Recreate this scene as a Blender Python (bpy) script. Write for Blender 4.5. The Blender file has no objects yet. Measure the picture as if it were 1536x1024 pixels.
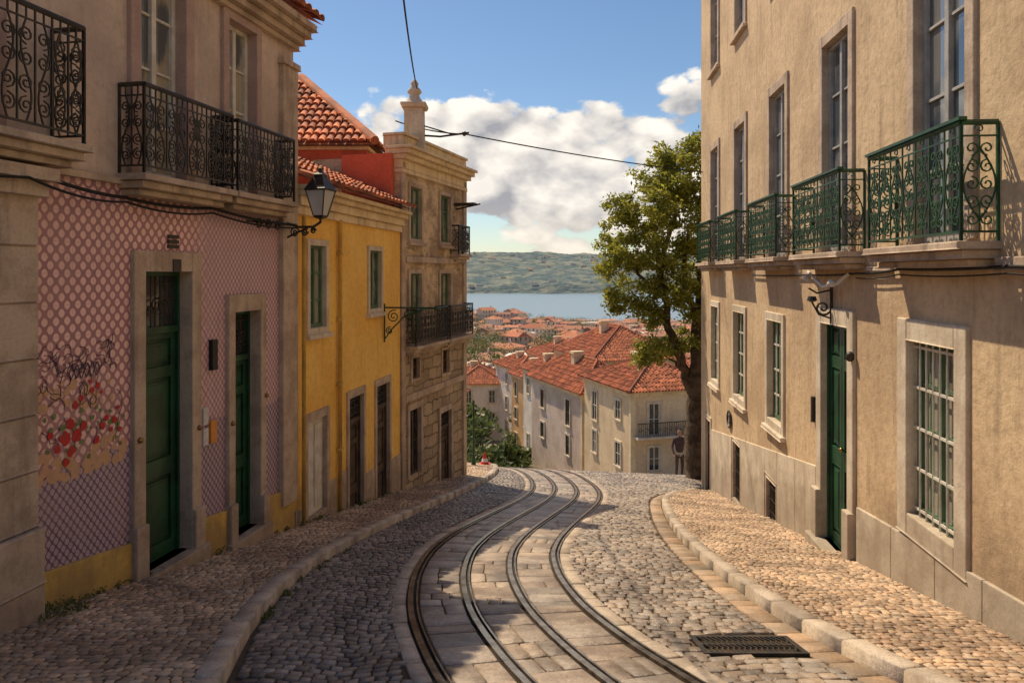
import bpy, math, random
import numpy as np
from mathutils import Vector, Matrix
random.seed(7); rng=np.random.default_rng(7)
scene=bpy.context.scene
scene.view_settings.view_transform='Standard'
scene.view_settings.look='None'
scene.view_settings.exposure=0
COL=scene.collection
# ------------------------------------------------------------ materials
def mk(name):
    m=bpy.data.materials.new(name); m.use_nodes=True
    nt=m.node_tree; b=nt.nodes['Principled BSDF']
    return m,nt,b
def mth(nt,op,a,b=None,c=None,clamp=False):
    n=nt.nodes.new('ShaderNodeMath'); n.operation=op; n.use_clamp=clamp
    for i,x in enumerate((a,b,c)):
        if x is None: continue
        if isinstance(x,(int,float)): n.inputs[i].default_value=x
        else: nt.links.new(x,n.inputs[i])
    return n.outputs[0]
def mixc(nt,f,a,b,mode='MIX'):
    n=nt.nodes.new('ShaderNodeMix'); n.data_type='RGBA'; n.blend_type=mode
    for i,x in ((0,f),(6,a),(7,b)):
        if isinstance(x,(int,float)): n.inputs[i].default_value=x
        elif isinstance(x,tuple): n.inputs[i].default_value=(x[0],x[1],x[2],1)
        else: nt.links.new(x,n.inputs[i])
    return n.outputs[2]
def noise(nt,vec,scale,detail=5,rough=.55,dist=0):
    n=nt.nodes.new('ShaderNodeTexNoise'); n.inputs['Scale'].default_value=scale
    n.inputs['Detail'].default_value=detail; n.inputs['Roughness'].default_value=rough
    n.inputs['Distortion'].default_value=dist
    if vec is not None: nt.links.new(vec,n.inputs['Vector'])
    return n.outputs[0]
def ramp(nt,f,lo,hi):
    n=nt.nodes.new('ShaderNodeMapRange'); n.interpolation_type='SMOOTHSTEP'
    nt.links.new(f,n.inputs[0])
    if lo<hi: n.inputs[1].default_value=lo; n.inputs[2].default_value=hi
    else:
        n.inputs[1].default_value=hi; n.inputs[2].default_value=lo; n.inputs[3].default_value=1; n.inputs[4].default_value=0
    return n.outputs[0]
def objco(nt,scale=(1,1,1)):
    t=nt.nodes.new('ShaderNodeTexCoord'); mp=nt.nodes.new('ShaderNodeMapping')
    mp.inputs['Scale'].default_value=scale
    nt.links.new(t.outputs['Object'],mp.inputs[0]); return mp.outputs[0]
def bump(nt,b,h,strength,dist=.02):
    n=nt.nodes.new('ShaderNodeBump'); n.inputs['Strength'].default_value=strength
    n.inputs['Distance'].default_value=dist
    nt.links.new(h,n.inputs['Height']); nt.links.new(n.outputs[0],b.inputs['Normal'])
def island(nt,c,amt,warm=0):
    g=nt.nodes.new('ShaderNodeNewGeometry')
    r=nt.nodes.new('ShaderNodeMapRange'); nt.links.new(g.outputs['Random Per Island'],r.inputs[0])
    r.inputs[3].default_value=1-amt; r.inputs[4].default_value=1+amt
    v=nt.nodes.new('ShaderNodeCombineColor')
    for i in range(3): nt.links.new(r.outputs[0],v.inputs[i])
    c=mixc(nt,1.0,c,v.outputs[0],'MULTIPLY')
    if warm:
        q=mth(nt,'FRACT',mth(nt,'MULTIPLY',g.outputs['Random Per Island'],37.7))
        c=mixc(nt,mth(nt,'MULTIPLY',q,warm),c,mixc(nt,1.0,c,(1.22,.95,.70),'MULTIPLY'))
    return c
def grime(nt,c,amt=.6,col=(.16,.12,.085)):
    sp=nt.nodes.new('ShaderNodeSeparateXYZ'); co=objco(nt); nt.links.new(co,sp.inputs[0])
    h=mth(nt,'ADD',mth(nt,'ADD',sp.outputs[2],1.45),mth(nt,'MULTIPLY',sp.outputs[0],.195))
    h=mth(nt,'ADD',h,mth(nt,'MULTIPLY',mth(nt,'SUBTRACT',noise(nt,co,3.5,5,.7),.5),1.5))
    return mixc(nt,mth(nt,'MULTIPLY',ramp(nt,h,.85,.0),amt),c,col)
def M(name,c1,c2=None,rough=.85,ns=1.5,bs=60,bstr=.3,bd=.01,isl=0,metal=0,streak=None,sa=.5,fine=.25,lo=.4,hi=.62,spec=.3,gr=0,warm=0):
    m,nt,b=mk(name); co=objco(nt)
    c2=c2 or tuple(x*.75 for x in c1)
    f=ramp(nt,noise(nt,co,ns,5,.62),lo,hi)
    c=mixc(nt,f,c1,c2)
    if fine:
        g=noise(nt,co,ns*14,2,.7)
        c=mixc(nt,mth(nt,'MULTIPLY',ramp(nt,g,.42,.7),fine),c,tuple(x*.55 for x in c2))
    if streak:
        co2=objco(nt,(5,5,.45)); s=ramp(nt,noise(nt,co2,1.2,4,.65),.5,.75)
        c=mixc(nt,mth(nt,'MULTIPLY',s,sa),c,streak)
    if gr: c=grime(nt,c,gr)
    if isl: c=island(nt,c,isl,warm)
    nt.links.new(c,b.inputs['Base Color'])
    b.inputs['Roughness'].default_value=rough; b.inputs['Metallic'].default_value=metal
    b.inputs['Specular IOR Level'].default_value=spec
    if bstr:
        h=noise(nt,co,bs*.15,5,.72)
        bump(nt,b,mth(nt,'MULTIPLY',h,2.4),bstr,bd)
    return m
m_cream=M('plaster_beige',(.70,.52,.32),(.54,.385,.235),streak=(.27,.19,.125),sa=.55,ns=.7,bstr=.6,gr=.5,fine=.35)
m_upper=M('plaster_mauve',(.68,.54,.435),(.52,.41,.335),streak=(.32,.24,.19),sa=.5,ns=.9,bstr=.4)
m_yel=M('plaster_yellow',(.98,.63,.155),(.90,.52,.11),streak=(.55,.30,.10),sa=.4,ns=.8,bstr=.4,gr=.5)
m_ybase=M('plaster_ochre',(.86,.56,.13),(.62,.40,.12),streak=(.28,.22,.12),sa=.6,ns=2.2,gr=.5)
m_red=M('plaster_red',(.66,.15,.08),(.54,.12,.06),ns=1.2)
m_ston=M('stone_trim',(.60,.47,.35),(.43,.325,.24),streak=(.19,.145,.11),sa=.6,ns=2.5,bs=40,bstr=.5,gr=.4)
m_stonw=M('limestone_trim',(.72,.62,.48),(.57,.47,.35),streak=(.28,.22,.16),sa=.5,ns=2.0,bs=40,bstr=.4,gr=.45)
m_mauve=M('painted_trim',(.50,.35,.29),(.42,.29,.245),ns=2.5)
m_crm=M('cornice_cream',(.84,.68,.43),(.70,.54,.33),streak=(.33,.25,.16),sa=.55)
m_iron=M('wrought_iron',(.018,.018,.017),(.05,.035,.025),rough=.5,bstr=.2,ns=8,spec=.5)
m_giron=M('green_iron',(.022,.095,.034),(.014,.05,.022),rough=.45,bstr=.2,ns=8,spec=.5)
m_gdoor=M('green_door_paint',(.015,.085,.036),(.009,.045,.021),rough=.38,bs=30,bstr=.3,ns=3,spec=.5,streak=(.03,.05,.03),sa=.6)
m_bdoor=M('brown_door_wood',(.11,.075,.05),(.06,.04,.03),rough=.6,ns=4)
m_wframe=M('white_window_paint',(.74,.70,.62),(.60,.55,.47),rough=.5,bstr=.1,ns=5)
m_gframe=M('green_window_paint',(.13,.22,.12),(.09,.15,.085),rough=.5,bstr=.1,ns=5)
m_grey=M('grey_window_paint',(.46,.44,.40),(.33,.32,.30),rough=.5,bstr=.1,ns=5)
m_cable=M('cable_rubber',(.012,.012,.012),rough=.6,bstr=0)
m_brass=M('brass',(.35,.22,.08),rough=.35,metal=1,bstr=0)
m_rail=M('rail_steel',(.42,.35,.28),(.20,.14,.10),rough=.25,metal=.9,ns=6,bstr=.1)
m_groove=M('rail_groove',(.035,.028,.022),rough=.8,bstr=0)
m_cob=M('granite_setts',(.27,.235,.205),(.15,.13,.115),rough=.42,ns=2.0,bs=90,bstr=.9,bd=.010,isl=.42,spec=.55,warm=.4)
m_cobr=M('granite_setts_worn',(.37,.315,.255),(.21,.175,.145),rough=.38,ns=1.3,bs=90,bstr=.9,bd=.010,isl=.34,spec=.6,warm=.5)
m_slab=M('track_slabs',(.42,.36,.295),(.24,.20,.165),rough=.42,ns=2.4,bs=80,bstr=.9,bd=.01,isl=.28,spec=.5,fine=.45,warm=.45)
m_walk=M('limestone_paving',(.54,.41,.285),(.32,.235,.165),rough=.5,ns=1.3,bs=90,bstr=.5,bd=.005,isl=.36,spec=.4,warm=.5)
m_kerb=M('kerb_stone',(.54,.445,.345),(.36,.29,.22),rough=.6,ns=3,bs=60,bstr=.6,isl=.15,fine=.4)
m_gut=M('gutter_slabs',(.43,.32,.22),(.31,.24,.17),rough=.55,ns=3,bstr=.6,isl=.35,fine=.4,warm=.5)
m_mort=M('joint_dirt',(.07,.053,.036),(.12,.085,.05),rough=.95,ns=4,bstr=.6)
m_tile=M('roof_tile',(.58,.20,.095),(.34,.13,.075),rough=.85,ns=2,bs=50,bstr=.4,isl=.42,fine=.5)
m_bark=M('bark',(.22,.155,.10),(.10,.07,.045),rough=.95,ns=5,bs=90,bstr=1,bd=.05)
m_skin=M('skin',(.5,.3,.22),rough=.6,bstr=0)
m_cloth=M('jacket_cloth',(.10,.07,.08),rough=.9,bstr=0)
m_cloth2=M('trouser_cloth',(.10,.07,.06),rough=.9,bstr=0)
m_hair=M('hair',(.03,.02,.015),rough=.7,bstr=0)
m_redp=M('red_plastic',(.6,.04,.02),rough=.4,bstr=0,fine=0)
m_white=M('white_enamel',(.72,.7,.66),rough=.4,bstr=0)
m_orange=M('orange_enamel',(.75,.3,.06),rough=.4,bstr=0)
m_black=M('black_plastic',(.02,.02,.02),rough=.4,bstr=0)
m_ink=M('graffiti_ink',(.09,.07,.09),rough=.8,bstr=0)
m_pop=M('mural_red',(.60,.03,.03),(.46,.05,.04),rough=.6,ns=12,bstr=0)
m_mury=M('mural_ochre',(.70,.42,.22),(.58,.36,.24),rough=.7,ns=12,bstr=0)
m_murg=M('mural_green',(.16,.22,.08),(.25,.28,.12),rough=.7,ns=12,bstr=0)
def mat_masonry():
    m,nt,b=mk('weathered_masonry'); co=objco(nt)
    f=ramp(nt,noise(nt,co,1.1,7,.7,.4),.42,.60)
    c=mixc(nt,f,(.86,.66,.42),(.46,.33,.215))
    c=mixc(nt,mth(nt,'MULTIPLY',ramp(nt,noise(nt,objco(nt,(2.5,2.5,9)),1.0,5,.7),.52,.68),.65),c,(.19,.135,.09))
    tz=nt.nodes.new('ShaderNodeSeparateXYZ'); nt.links.new(co,tz.inputs[0])
    wob=noise(nt,co,2.5,3)
    low=ramp(nt,mth(nt,'ADD',tz.outputs[2],mth(nt,'MULTIPLY',wob,1.2)),.2,-1.4)
    br=nt.nodes.new('ShaderNodeTexBrick'); mp=nt.nodes.new('ShaderNodeCombineXYZ')
    nt.links.new(mth(nt,'ADD',tz.outputs[0],mth(nt,'MULTIPLY',wob,.3)),mp.inputs[0]); nt.links.new(mth(nt,'ADD',tz.outputs[2],mth(nt,'MULTIPLY',wob,.25)),mp.inputs[1])
    nt.links.new(mp.outputs[0],br.inputs['Vector']); br.inputs['Scale'].default_value=1
    br.inputs['Brick Width'].default_value=.5; br.inputs['Row Height'].default_value=.24; br.inputs['Mortar Size'].default_value=.018
    br.inputs['Color1'].default_value=(.60,.45,.30,1); br.inputs['Color2'].default_value=(.34,.25,.165,1); br.inputs['Mortar'].default_value=(.11,.08,.055,1)
    c=mixc(nt,mth(nt,'MULTIPLY',low,.8),c,br.outputs[0])
    nt.links.new(c,b.inputs['Base Color']); b.inputs['Roughness'].default_value=.92
    bump(nt,b,mth(nt,'ADD',noise(nt,co,14,6,.75),mth(nt,'MULTIPLY',noise(nt,co,3,4),2)),1.0,.06)
    return m
m_mas=mat_masonry()
def mat_tiles():
    m,nt,b=mk('pink_azulejo_tiles'); co=objco(nt)
    sp=nt.nodes.new('ShaderNodeSeparateXYZ'); nt.links.new(co,sp.inputs[0])
    X,Z=sp.outputs[0],sp.outputs[2]
    def lattice(p,q):
        a=mth(nt,'DIVIDE',X,p); c=mth(nt,'DIVIDE',Z,q)
        s1=mth(nt,'SINE',mth(nt,'MULTIPLY',mth(nt,'ADD',a,c),math.pi))
        s2=mth(nt,'SINE',mth(nt,'MULTIPLY',mth(nt,'SUBTRACT',a,c),math.pi))
        return mth(nt,'ABSOLUTE',mth(nt,'MULTIPLY',s1,s2))
    l1=ramp(nt,lattice(.115,.13),.34,.52); l2=ramp(nt,lattice(.075,.09),.20,.36)
    up=mixc(nt,l1,(.42,.20,.225),(.92,.60,.54)); dn=mixc(nt,l2,(.15,.085,.16),(.48,.36,.42))
    w=mth(nt,'ADD',Z,mth(nt,'MULTIPLY',mth(nt,'SUBTRACT',noise(nt,co,2,4),.5),.35))
    up2=mixc(nt,ramp(nt,X,7.6,8.3),up,mixc(nt,l2,(.32,.18,.24),(.70,.47,.48)))
    c=mixc(nt,ramp(nt,w,-1.62,-1.57),dn,up2)
    fx=mth(nt,'ABSOLUTE',mth(nt,'SUBTRACT',mth(nt,'FRACT',mth(nt,'DIVIDE',X,.23)),.5))
    fz=mth(nt,'ABSOLUTE',mth(nt,'SUBTRACT',mth(nt,'FRACT',mth(nt,'DIVIDE',Z,.26)),.5))
    j=ramp(nt,mth(nt,'MAXIMUM',fx,fz),.488,.497)
    c=mixc(nt,mth(nt,'MULTIPLY',j,.35),c,(.2,.14,.14))
    c=mixc(nt,mth(nt,'MULTIPLY',ramp(nt,noise(nt,co,1.4,6,.7),.46,.68),.35),c,(.46,.29,.26))
    c=mixc(nt,mth(nt,'MULTIPLY',ramp(nt,noise(nt,objco(nt,(4,4,.5)),1.5,5,.7),.52,.75),.4),c,(.2,.14,.13))
    nt.links.new(c,b.inputs['Base Color']); b.inputs['Roughness'].default_value=.38
    bump(nt,b,mth(nt,'ADD',mth(nt,'MULTIPLY',j,-1),mth(nt,'MULTIPLY',noise(nt,co,6,4),1.0)),.35,.01)
    return m
m_pink=mat_tiles()
def mat_glass(name,base,curt_refl,thr=.5,rough=.06):
    m,nt,b=mk(name); co=objco(nt,(1,1,.5))
    f=ramp(nt,noise(nt,co,2.2,3,.5),thr-.06,thr+.06)
    fold=noise(nt,objco(nt,(22,22,.6)),1,2)
    cc=mixc(nt,fold,tuple(x*.55 for x in curt_refl),curt_refl)
    c=mixc(nt,f,base,cc); nt.links.new(c,b.inputs['Base Color'])
    b.inputs['Roughness'].default_value=rough; b.inputs['Specular IOR Level'].default_value=.8
    b.inputs['Coat Weight'].default_value=.6; b.inputs['Coat Roughness'].default_value=.03
    bump(nt,b,noise(nt,objco(nt),1.5,2),.08,.03)
    return m
m_gl=mat_glass('window_glass',(.05,.07,.09),(.24,.24,.23),.50)
m_gll=mat_glass('warm_reflection_upper_glass',(.10,.11,.12),(.56,.48,.34),.44,.05)  # bright warm reflections painted into the pane colour as pale patches
m_glc=mat_glass('curtained_glass',(.10,.11,.09),(.54,.49,.38),.42,.12)
m_gld=mat_glass('dark_glass',(.015,.017,.02),(.06,.06,.06),.55)
def mat_lampglass():
    m,nt,b=mk('lantern_glass'); b.inputs['Base Color'].default_value=(.78,.78,.74,1)
    b.inputs['Roughness'].default_value=.25; b.inputs['Transmission Weight'].default_value=.4
    return m
m_lg=mat_lampglass()
def mat_leaf(name,c1,c2,tf=.4):
    m,nt,b=mk(name); g=nt.nodes.new('ShaderNodeNewGeometry')
    c=mixc(nt,g.outputs['Random Per Island'],c1,c2)
    big=ramp(nt,noise(nt,objco(nt),1.3,2),.4,.65)
    c=mixc(nt,mth(nt,'MULTIPLY',big,.5),c,tuple(x*1.25 for x in c2))
    nt.links.new(c,b.inputs['Base Color']); b.inputs['Roughness'].default_value=.5
    tr=nt.nodes.new('ShaderNodeBsdfTranslucent'); nt.links.new(c,tr.inputs[0])
    mx=nt.nodes.new('ShaderNodeMixShader'); mx.inputs[0].default_value=tf
    nt.links.new(b.outputs[0],mx.inputs[1]); nt.links.new(tr.outputs[0],mx.inputs[2])
    nt.links.new(mx.outputs[0],nt.nodes['Material Output'].inputs[0]); return m
m_leaf=mat_leaf('leaves',(.15,.185,.025),(.38,.36,.055),.55)
m_leafd=mat_leaf('town_leaves',(.05,.085,.025),(.14,.165,.045))
# ------------------------------------------------------------ builders
def empty(name,mat=None):
    e=bpy.data.objects.new(name,None); COL.objects.link(e); e.empty_display_size=.2
    if mat is not None: e.matrix_world=mat
    return e
def mesh(name,v,f,mat,parent=None,smooth=False,bevel=0):
    me=bpy.data.meshes.new(name); me.from_pydata([tuple(p) for p in v],[],f); me.update()
    o=bpy.data.objects.new(name,me); COL.objects.link(o); me.materials.append(mat)
    if parent is not None: o.parent=parent
    if smooth: me.polygons.foreach_set('use_smooth',[True]*len(me.polygons))
    if bevel:
        bv=o.modifiers.new('bevel','BEVEL'); bv.width=bevel; bv.segments=2; bv.limit_method='ANGLE'
    return o
class MB:
    def __init__(s,sg=1): s.v=[]; s.f=[]; s.sg=sg
    def hexa(s,P):
        n=len(s.v); s.v+= [(p[0],p[1]*s.sg,p[2]) for p in P]
        for q in ((0,1,2,3),(4,5,6,7),(0,1,5,4),(1,2,6,5),(2,3,7,6),(3,0,4,7)):
            s.f.append(tuple(n+i for i in q))
    def box(s,a0,a1,o0,o1,z0,z1):
        s.boxz(a0,a1,o0,o1,z0,z0,z1,z1)
    def boxz(s,a0,a1,o0,o1,zb0,zb1,zt0,zt1):
        s.hexa([(a0,o0,zb0),(a1,o0,zb1),(a1,o1,zb1),(a0,o1,zb0),(a0,o0,zt0),(a1,o0,zt1),(a1,o1,zt1),(a0,o1,zt0)])
    def poly(s,P):
        n=len(s.v); s.v+=[(p[0],p[1]*s.sg,p[2]) for p in P]; s.f.append(tuple(range(n,n+len(P))))
    def tube(s,pts,r,sides=5,cap=True):
        pts=[Vector((p[0],p[1]*s.sg,p[2])) for p in pts]; n0=len(s.v); k=len(pts)
        rr=r if isinstance(r,(list,tuple)) else [r]*k
        ref=None
        for i,p in enumerate(pts):
            t=(pts[min(i+1,k-1)]-pts[max(i-1,0)])
            if t.length<1e-9: t=Vector((0,0,1))
            t.normalize()
            if ref is None:
                ref=Vector((0,0,1)) if abs(t.z)<.8 else Vector((1,0,0))
            a=(ref-t*ref.dot(t)); 
            if a.length<1e-4: a=t.orthogonal()
            a.normalize(); ref=a; b=t.cross(a)
            for j in range(sides):
                an=2*math.pi*(j+.5)/sides
                q=p+(a*math.cos(an)+b*math.sin(an))*rr[i]; s.v.append((q.x,q.y,q.z))
        for i in range(k-1):
            for j in range(sides):
                a=n0+i*sides+j; b=n0+i*sides+(j+1)%sides
                s.f.append((a,b,b+sides,a+sides))
        if cap:
            s.f.append(tuple(n0+j for j in range(sides))); s.f.append(tuple(n0+(k-1)*sides+j for j in range(sides)))
    def loft(s,c,prof,n=8,rot=0,flat=False):
        n0=len(s.v); c=(c[0],c[1]*s.sg,c[2])
        for r,z in prof:
            for j in range(n):
                an=rot+2*math.pi*j/n; s.v.append((c[0]+r*math.cos(an),c[1]+r*math.sin(an),c[2]+z))
        for i in range(len(prof)-1):
            for j in range(n):
                a=n0+i*n+j; b=n0+i*n+(j+1)%n; s.f.append((a,b,b+n,a+n))
        s.f.append(tuple(n0+j for j in range(n))); s.f.append(tuple(n0+(len(prof)-1)*n+j for j in range(n)))
    def obj(s,name,mat,parent=None,smooth=False,bevel=0):
        return mesh(name,s.v,s.f,mat,parent,smooth,bevel)
class Fac:
    """vertical facade along the line x=x0+k*y"""
    def __init__(s,name,x0,k,sg):
        L=math.hypot(k,1); s.dx=k/L; s.dy=1/L; s.k=k; s.x0=x0; s.sg=sg; s.name=name
        M4=Matrix(((s.dx,-s.dy,0,x0),(s.dy,s.dx,0,0),(0,0,1,0),(0,0,0,1)))
        s.e=empty(name,M4)
    def s(s_,y): return y/s_.dy
    def mb(s): return MB(s.sg)
def wall(F,name,y0,y1,z0,z1,ops,dep,mat,back=5,body=True,off=0):
    b=F.mb(); S=F.s
    ys=sorted({y0,y1,*[o[0] for o in ops],*[o[1] for o in ops]})
    zs=sorted({z0,z1,*[o[2] for o in ops],*[o[3] for o in ops]})
    ys=[y for y in ys if y0<=y<=y1]; zs=[z for z in zs if z0<=z<=z1]
    for i in range(len(ys)-1):
        for j in range(len(zs)-1):
            yc=(ys[i]+ys[i+1])/2; zc=(zs[j]+zs[j+1])/2
            if any(o[0]<yc<o[1] and o[2]<zc<o[3] for o in ops): continue
            b.poly([(S(ys[i]),off,zs[j]),(S(ys[i+1]),off,zs[j]),(S(ys[i+1]),off,zs[j+1]),(S(ys[i]),off,zs[j+1])])
    for (a,c,za,zb) in ops:
        a,c=S(a),S(c); d=off-dep-.05
        b.poly([(a,off,za),(a,d,za),(a,d,zb),(a,off,zb)]); b.poly([(c,off,za),(c,d,za),(c,d,zb),(c,off,zb)])
        b.poly([(a,off,za),(c,off,za),(c,d,za),(a,d,za)]); b.poly([(a,off,zb),(c,off,zb),(c,d,zb),(a,d,zb)])
    if body:
        s0,s1=S(y0),S(y1); D=off-dep-.06
        for q in (s0,s1): b.poly([(q,off,z0),(q,D,z0),(q,D,z1),(q,off,z1)])
        b.poly([(s0,off,z1),(s1,off,z1),(s1,D,z1),(s0,D,z1)])
        b.box(s0,s1,D,-back,z0,z1)
    return b.obj(name,mat,F.e)
def surround(F,b,o,w,pr,sill=True,top=None,bot=True,deep=.15):
    S=F.s; a,c,za,zb=S(o[0])+.003,S(o[1])-.003,o[2]+.003,o[3]-.003; t=top or w
    b.box(a-w,a,-deep,pr,za-(w if bot else .0),zb+t); b.box(c,c+w,-deep,pr,za-(w if bot else .0),zb+t)
    b.box(a,c,-deep,pr-.002,zb,zb+t)
    if bot: b.box(a,c,-deep,pr-.002,za-w,za)
    if sill: b.box(a-w-.04,c+w+.04,-.02,pr+.05,za-w-.06,za-w+.002)
def window(F,o,dep,cols,rows,bf,bg,fw=.05,leafs=2):
    S=F.s; a,c,za,zb=S(o[0]),S(o[1]),o[2],o[3]; d=-dep
    bf.box(a,a+fw,d,d+.05,za,zb); bf.box(c-fw,c,d,d+.05,za,zb)
    bf.box(a+fw,c-fw,d,d+.05,za,za+fw*1.3); bf.box(a+fw,c-fw,d,d+.05,zb-fw,zb)
    if leafs==2:
        m=(a+c)/2; bf.box(m-fw*.6,m+fw*.6,d,d+.055,za+fw*1.3,zb-fw)
    for i in range(1,rows):
        z=za+(zb-za)*i/rows; bf.box(a+fw,c-fw,d,d+.035,z-.014,z+.014)
    for i in range(1,cols):
        x=a+(c-a)*i/cols
        if leafs==2 and abs(x-(a+c)/2)<.02: continue
        bf.box(x-.012,x+.012,d,d+.033,za+fw,zb-fw)
    bg.poly([(a,d+.012,za),(c,d+.012,za),(c,d+.012,zb),(a,d+.012,zb)])
def scroll(cx,cz,R,turns,a0,sgn,n=16):
    return [(cx+R*(1-.82*t)*math.cos(a0+sgn*turns*2*math.pi*t),cz+R*(1-.82*t)*math.sin(a0+sgn*turns*2*math.pi*t)) for t in [i/(n-1) for i in range(n)]]
def ironpanel(b,p,q,z0,z1,style,r=.0075):
    L=math.hypot(q[0]-p[0],q[1]-p[1]); dx,dy=(q[0]-p[0])/L,(q[1]-p[1])/L
    P=lambda a,z:(p[0]+dx*a,p[1]+dy*a,z)
    b.tube([P(0,z1),P(L,z1)],.022,6); b.tube([P(0,z0+.04),P(L,z0+.04)],.012,4); b.tube([P(0,z1-.10),P(L,z1-.10)],.009,4)
    for a in (0,L): b.tube([P(a,z0-.04),P(a,z1)],.015,4)
    n=max(1,round(L/(.24 if style else .16))); w=L/n; zt=z1-.10; zb=z0+.04; h=zt-zb
    for i in range(n):
        a=w*(i+.5)
        if i>0: b.tube([P(w*i,zb),P(w*i,z1)],.0085,4)
        sg=1 if i%2 else -1
        if style:
            for s2 in (-1,1):
                arc=[P(a+s2*w*.44*math.sin(math.pi*t),zb+h*(.12+.76*t)) for t in [k/12 for k in range(13)]]
                b.tube(arc,r,4)
                for cz,f in ((.13,1),(.87,-1),(.5,1),(.32,-1),(.68,1)):
                    R=w*.21
                    b.tube([P(x,z) for x,z in scroll(a+s2*R*1.0,zb+h*cz,R,1.3,math.pi/2*f,s2*f,12)],r,4)
            b.tube([P(a,zb),P(a,zb+h*.3)],r,4); b.tube([P(a,zt-h*.3),P(a,zt)],r,4)
            b.tube([P(x,z) for x,z in scroll(a,z1-.05,.04,.95,0,1,9)],r*.8,4)
        else:
            for cz,f in ((.16,1),(.38,-1),(.62,1),(.84,-1)):
                R=w*.44
                b.tube([P(x,z) for x,z in scroll(a,zb+h*cz,R,1.6,math.pi/2*f,sg*f,15)],r,4)
            S_=[P(a+sg*w*.3*math.sin(2*math.pi*t),zb+h*t) for t in [k/14 for k in range(15)]]
            b.tube(S_,r,4)
            b.tube([P(a,z1-.1),P(a,z1)],r,4)
def balcony(F,name,ya,yb,zf,pj,h,ms,mi,style=0):
    e=F.e; S=F.s; a,c=S(ya),S(yb)
    b=F.mb(); b.box(a-.04,c+.04,-.02,pj+.05,zf-.06,zf); b.box(a-.01,c+.01,-.02,pj+.0,zf-.13,zf-.062)
    b.box(a+.04,c-.04,-.02,pj-.07,zf-.19,zf-.132)
    b.obj(name+'_slab',ms,e,bevel=.012)
    i=F.mb(); o=pj
    ironpanel(i,(a,o),(c,o),zf+.03,zf+h,style); ironpanel(i,(a,.01),(a,o),zf+.03,zf+h,style); ironpanel(i,(c,.01),(c,o),zf+.03,zf+h,style)
    if style:
        i.box(a-.03,c+.03,o-.03,o+.03,zf+h+.015,zf+h+.04)
    i.obj(name+'_railing',mi,e)
def door(F,name,o,dep,mat,transom=.6,double=False,grill=True):
    S=F.s; a,c,za,zb=S(o[0]),S(o[1]),o[2],o[3]; d=-dep; b=F.mb(); zt=zb-transom if transom else zb
    b.box(a,c,d-.03,d,za,zt)
    leaves=[(a+.03,(a+c)/2-.006),((a+c)/2+.006,c-.03)] if double else [(a+.03,c-.03)]
    H=zt-za
    b.box(a,a+.03,d,d+.06,za,zb); b.box(c-.03,c,d,d+.06,za,zb)
    for (l,r) in leaves:
        w=.07
        b.box(l,l+w,d,d+.03,za,zt); b.box(r-w,r,d,d+.03,za,zt)
        zz=[za,za+.14,za+H*.36,za+H*.44,za+H*.80,za+H*.85,zt-.06,zt]
        for k in range(0,8,2): b.box(l+w,r-w,d,d+.028,zz[k],zz[k+1])
        for k in (1,3,5):
            if zz[k+1]-zz[k]>.12:
                b.box(l+w+.04,r-w-.04,d,d+.018,zz[k]+.04,zz[k+1]-.04)
                b.box(l+w+.065,r-w-.065,d,d+.026,zz[k]+.065,zz[k+1]-.065)
    if transom:
        b.box(a+.03,c-.03,d,d+.06,zt,zt+.07); b.box(a+.03,c-.03,d,d+.06,zb-.05,zb)
    b.obj(name+'_leaf',mat,F.e,bevel=.005)
    if transom:
        g=F.mb(); g.poly([(a,d+.01,zt),(c,d+.01,zt),(c,d+.01,zb),(a,d+.01,zb)]); g.obj(name+'_transom_glass',m_gld,F.e)
        i=F.mb(); cx=(a+c)/2
        for k in range(1,5): x=a+(c-a)*k/5; i.tube([(x,d+.04,zt+.07),(x,d+.04,zb-.05)],.007,4)
        for k in (.3,.55,.8): z=zt+transom*k; i.tube([(a+.03,d+.04,z),(c-.03,d+.04,z)],.006,4)
        for t in range(2):
            i.tube([(x,d+.045,z) for x,z in scroll(cx+(t*2-1)*.1,zt+transom*.45,.09,1.5,0,1 if t else -1,16)],.007,4)
        i.obj(name+'_transom_grille',m_iron,F.e)
    k=F.mb(); k.loft(((a+.10 if not double else (a+c)/2-.06),d+.06,za+H*.45),[(.0,-.03),(.028,-.015),(.03,.01),(.0,.03)],8); k.obj(name+'_knob',m_brass,F.e,True)
# ------------------------------------------------------------ ground shape
PY=[-30,0,5,9,14,18,21.5,23.5,28,40,50,70,120,250,500,900,960,1500,3000]
PZ=[4.5,-1.62,-2.66,-3.44,-4.42,-5.15,-5.75,-6.3,-8.3,-12.8,-14.8,-18,-25,-36,-50,-65,-68,-75,-75]
def G(x,y):
    x=np.asarray(x,float); y=np.asarray(y,float)
    z=sum(np.interp(y+k,PY,PZ) for k in (-.8,-.4,0,.4,.8))/5
    k=np.interp(y,[4,9,18,24,60],[0,.02,.055,.04,0])
    z=z-k*(np.clip(x,-8,9)-1)
    z=z+14*np.exp(-((x+30)**2)/(2*50**2)-((y-620)**2)/(2*120**2))
    return z
def sm(xs,ys):
    xs,ys=list(xs),list(ys)
    return lambda t: sum(np.interp(np.asarray(t,float)+k,xs,ys) for k in (-.7,-.35,0,.35,.7))/5
KL=sm([2,4.3,5.9,7.4,8.7,10,12,14.2,16.5,18.9,20.5,22,24,27],[-1.3,-1.72,-2.07,-2.14,-2.05,-1.87,-1.54,-1.13,-.72,-.42,-.36,-.5,-1.3,-3.2])
KR=sm([2,4.33,5.4,6.7,8.5,10.3,12.2,14.8,16.0,17,17.6],[2.9,2.48,2.25,2.18,2.2,2.33,2.57,3.0,3.35,3.9,4.7])
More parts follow.
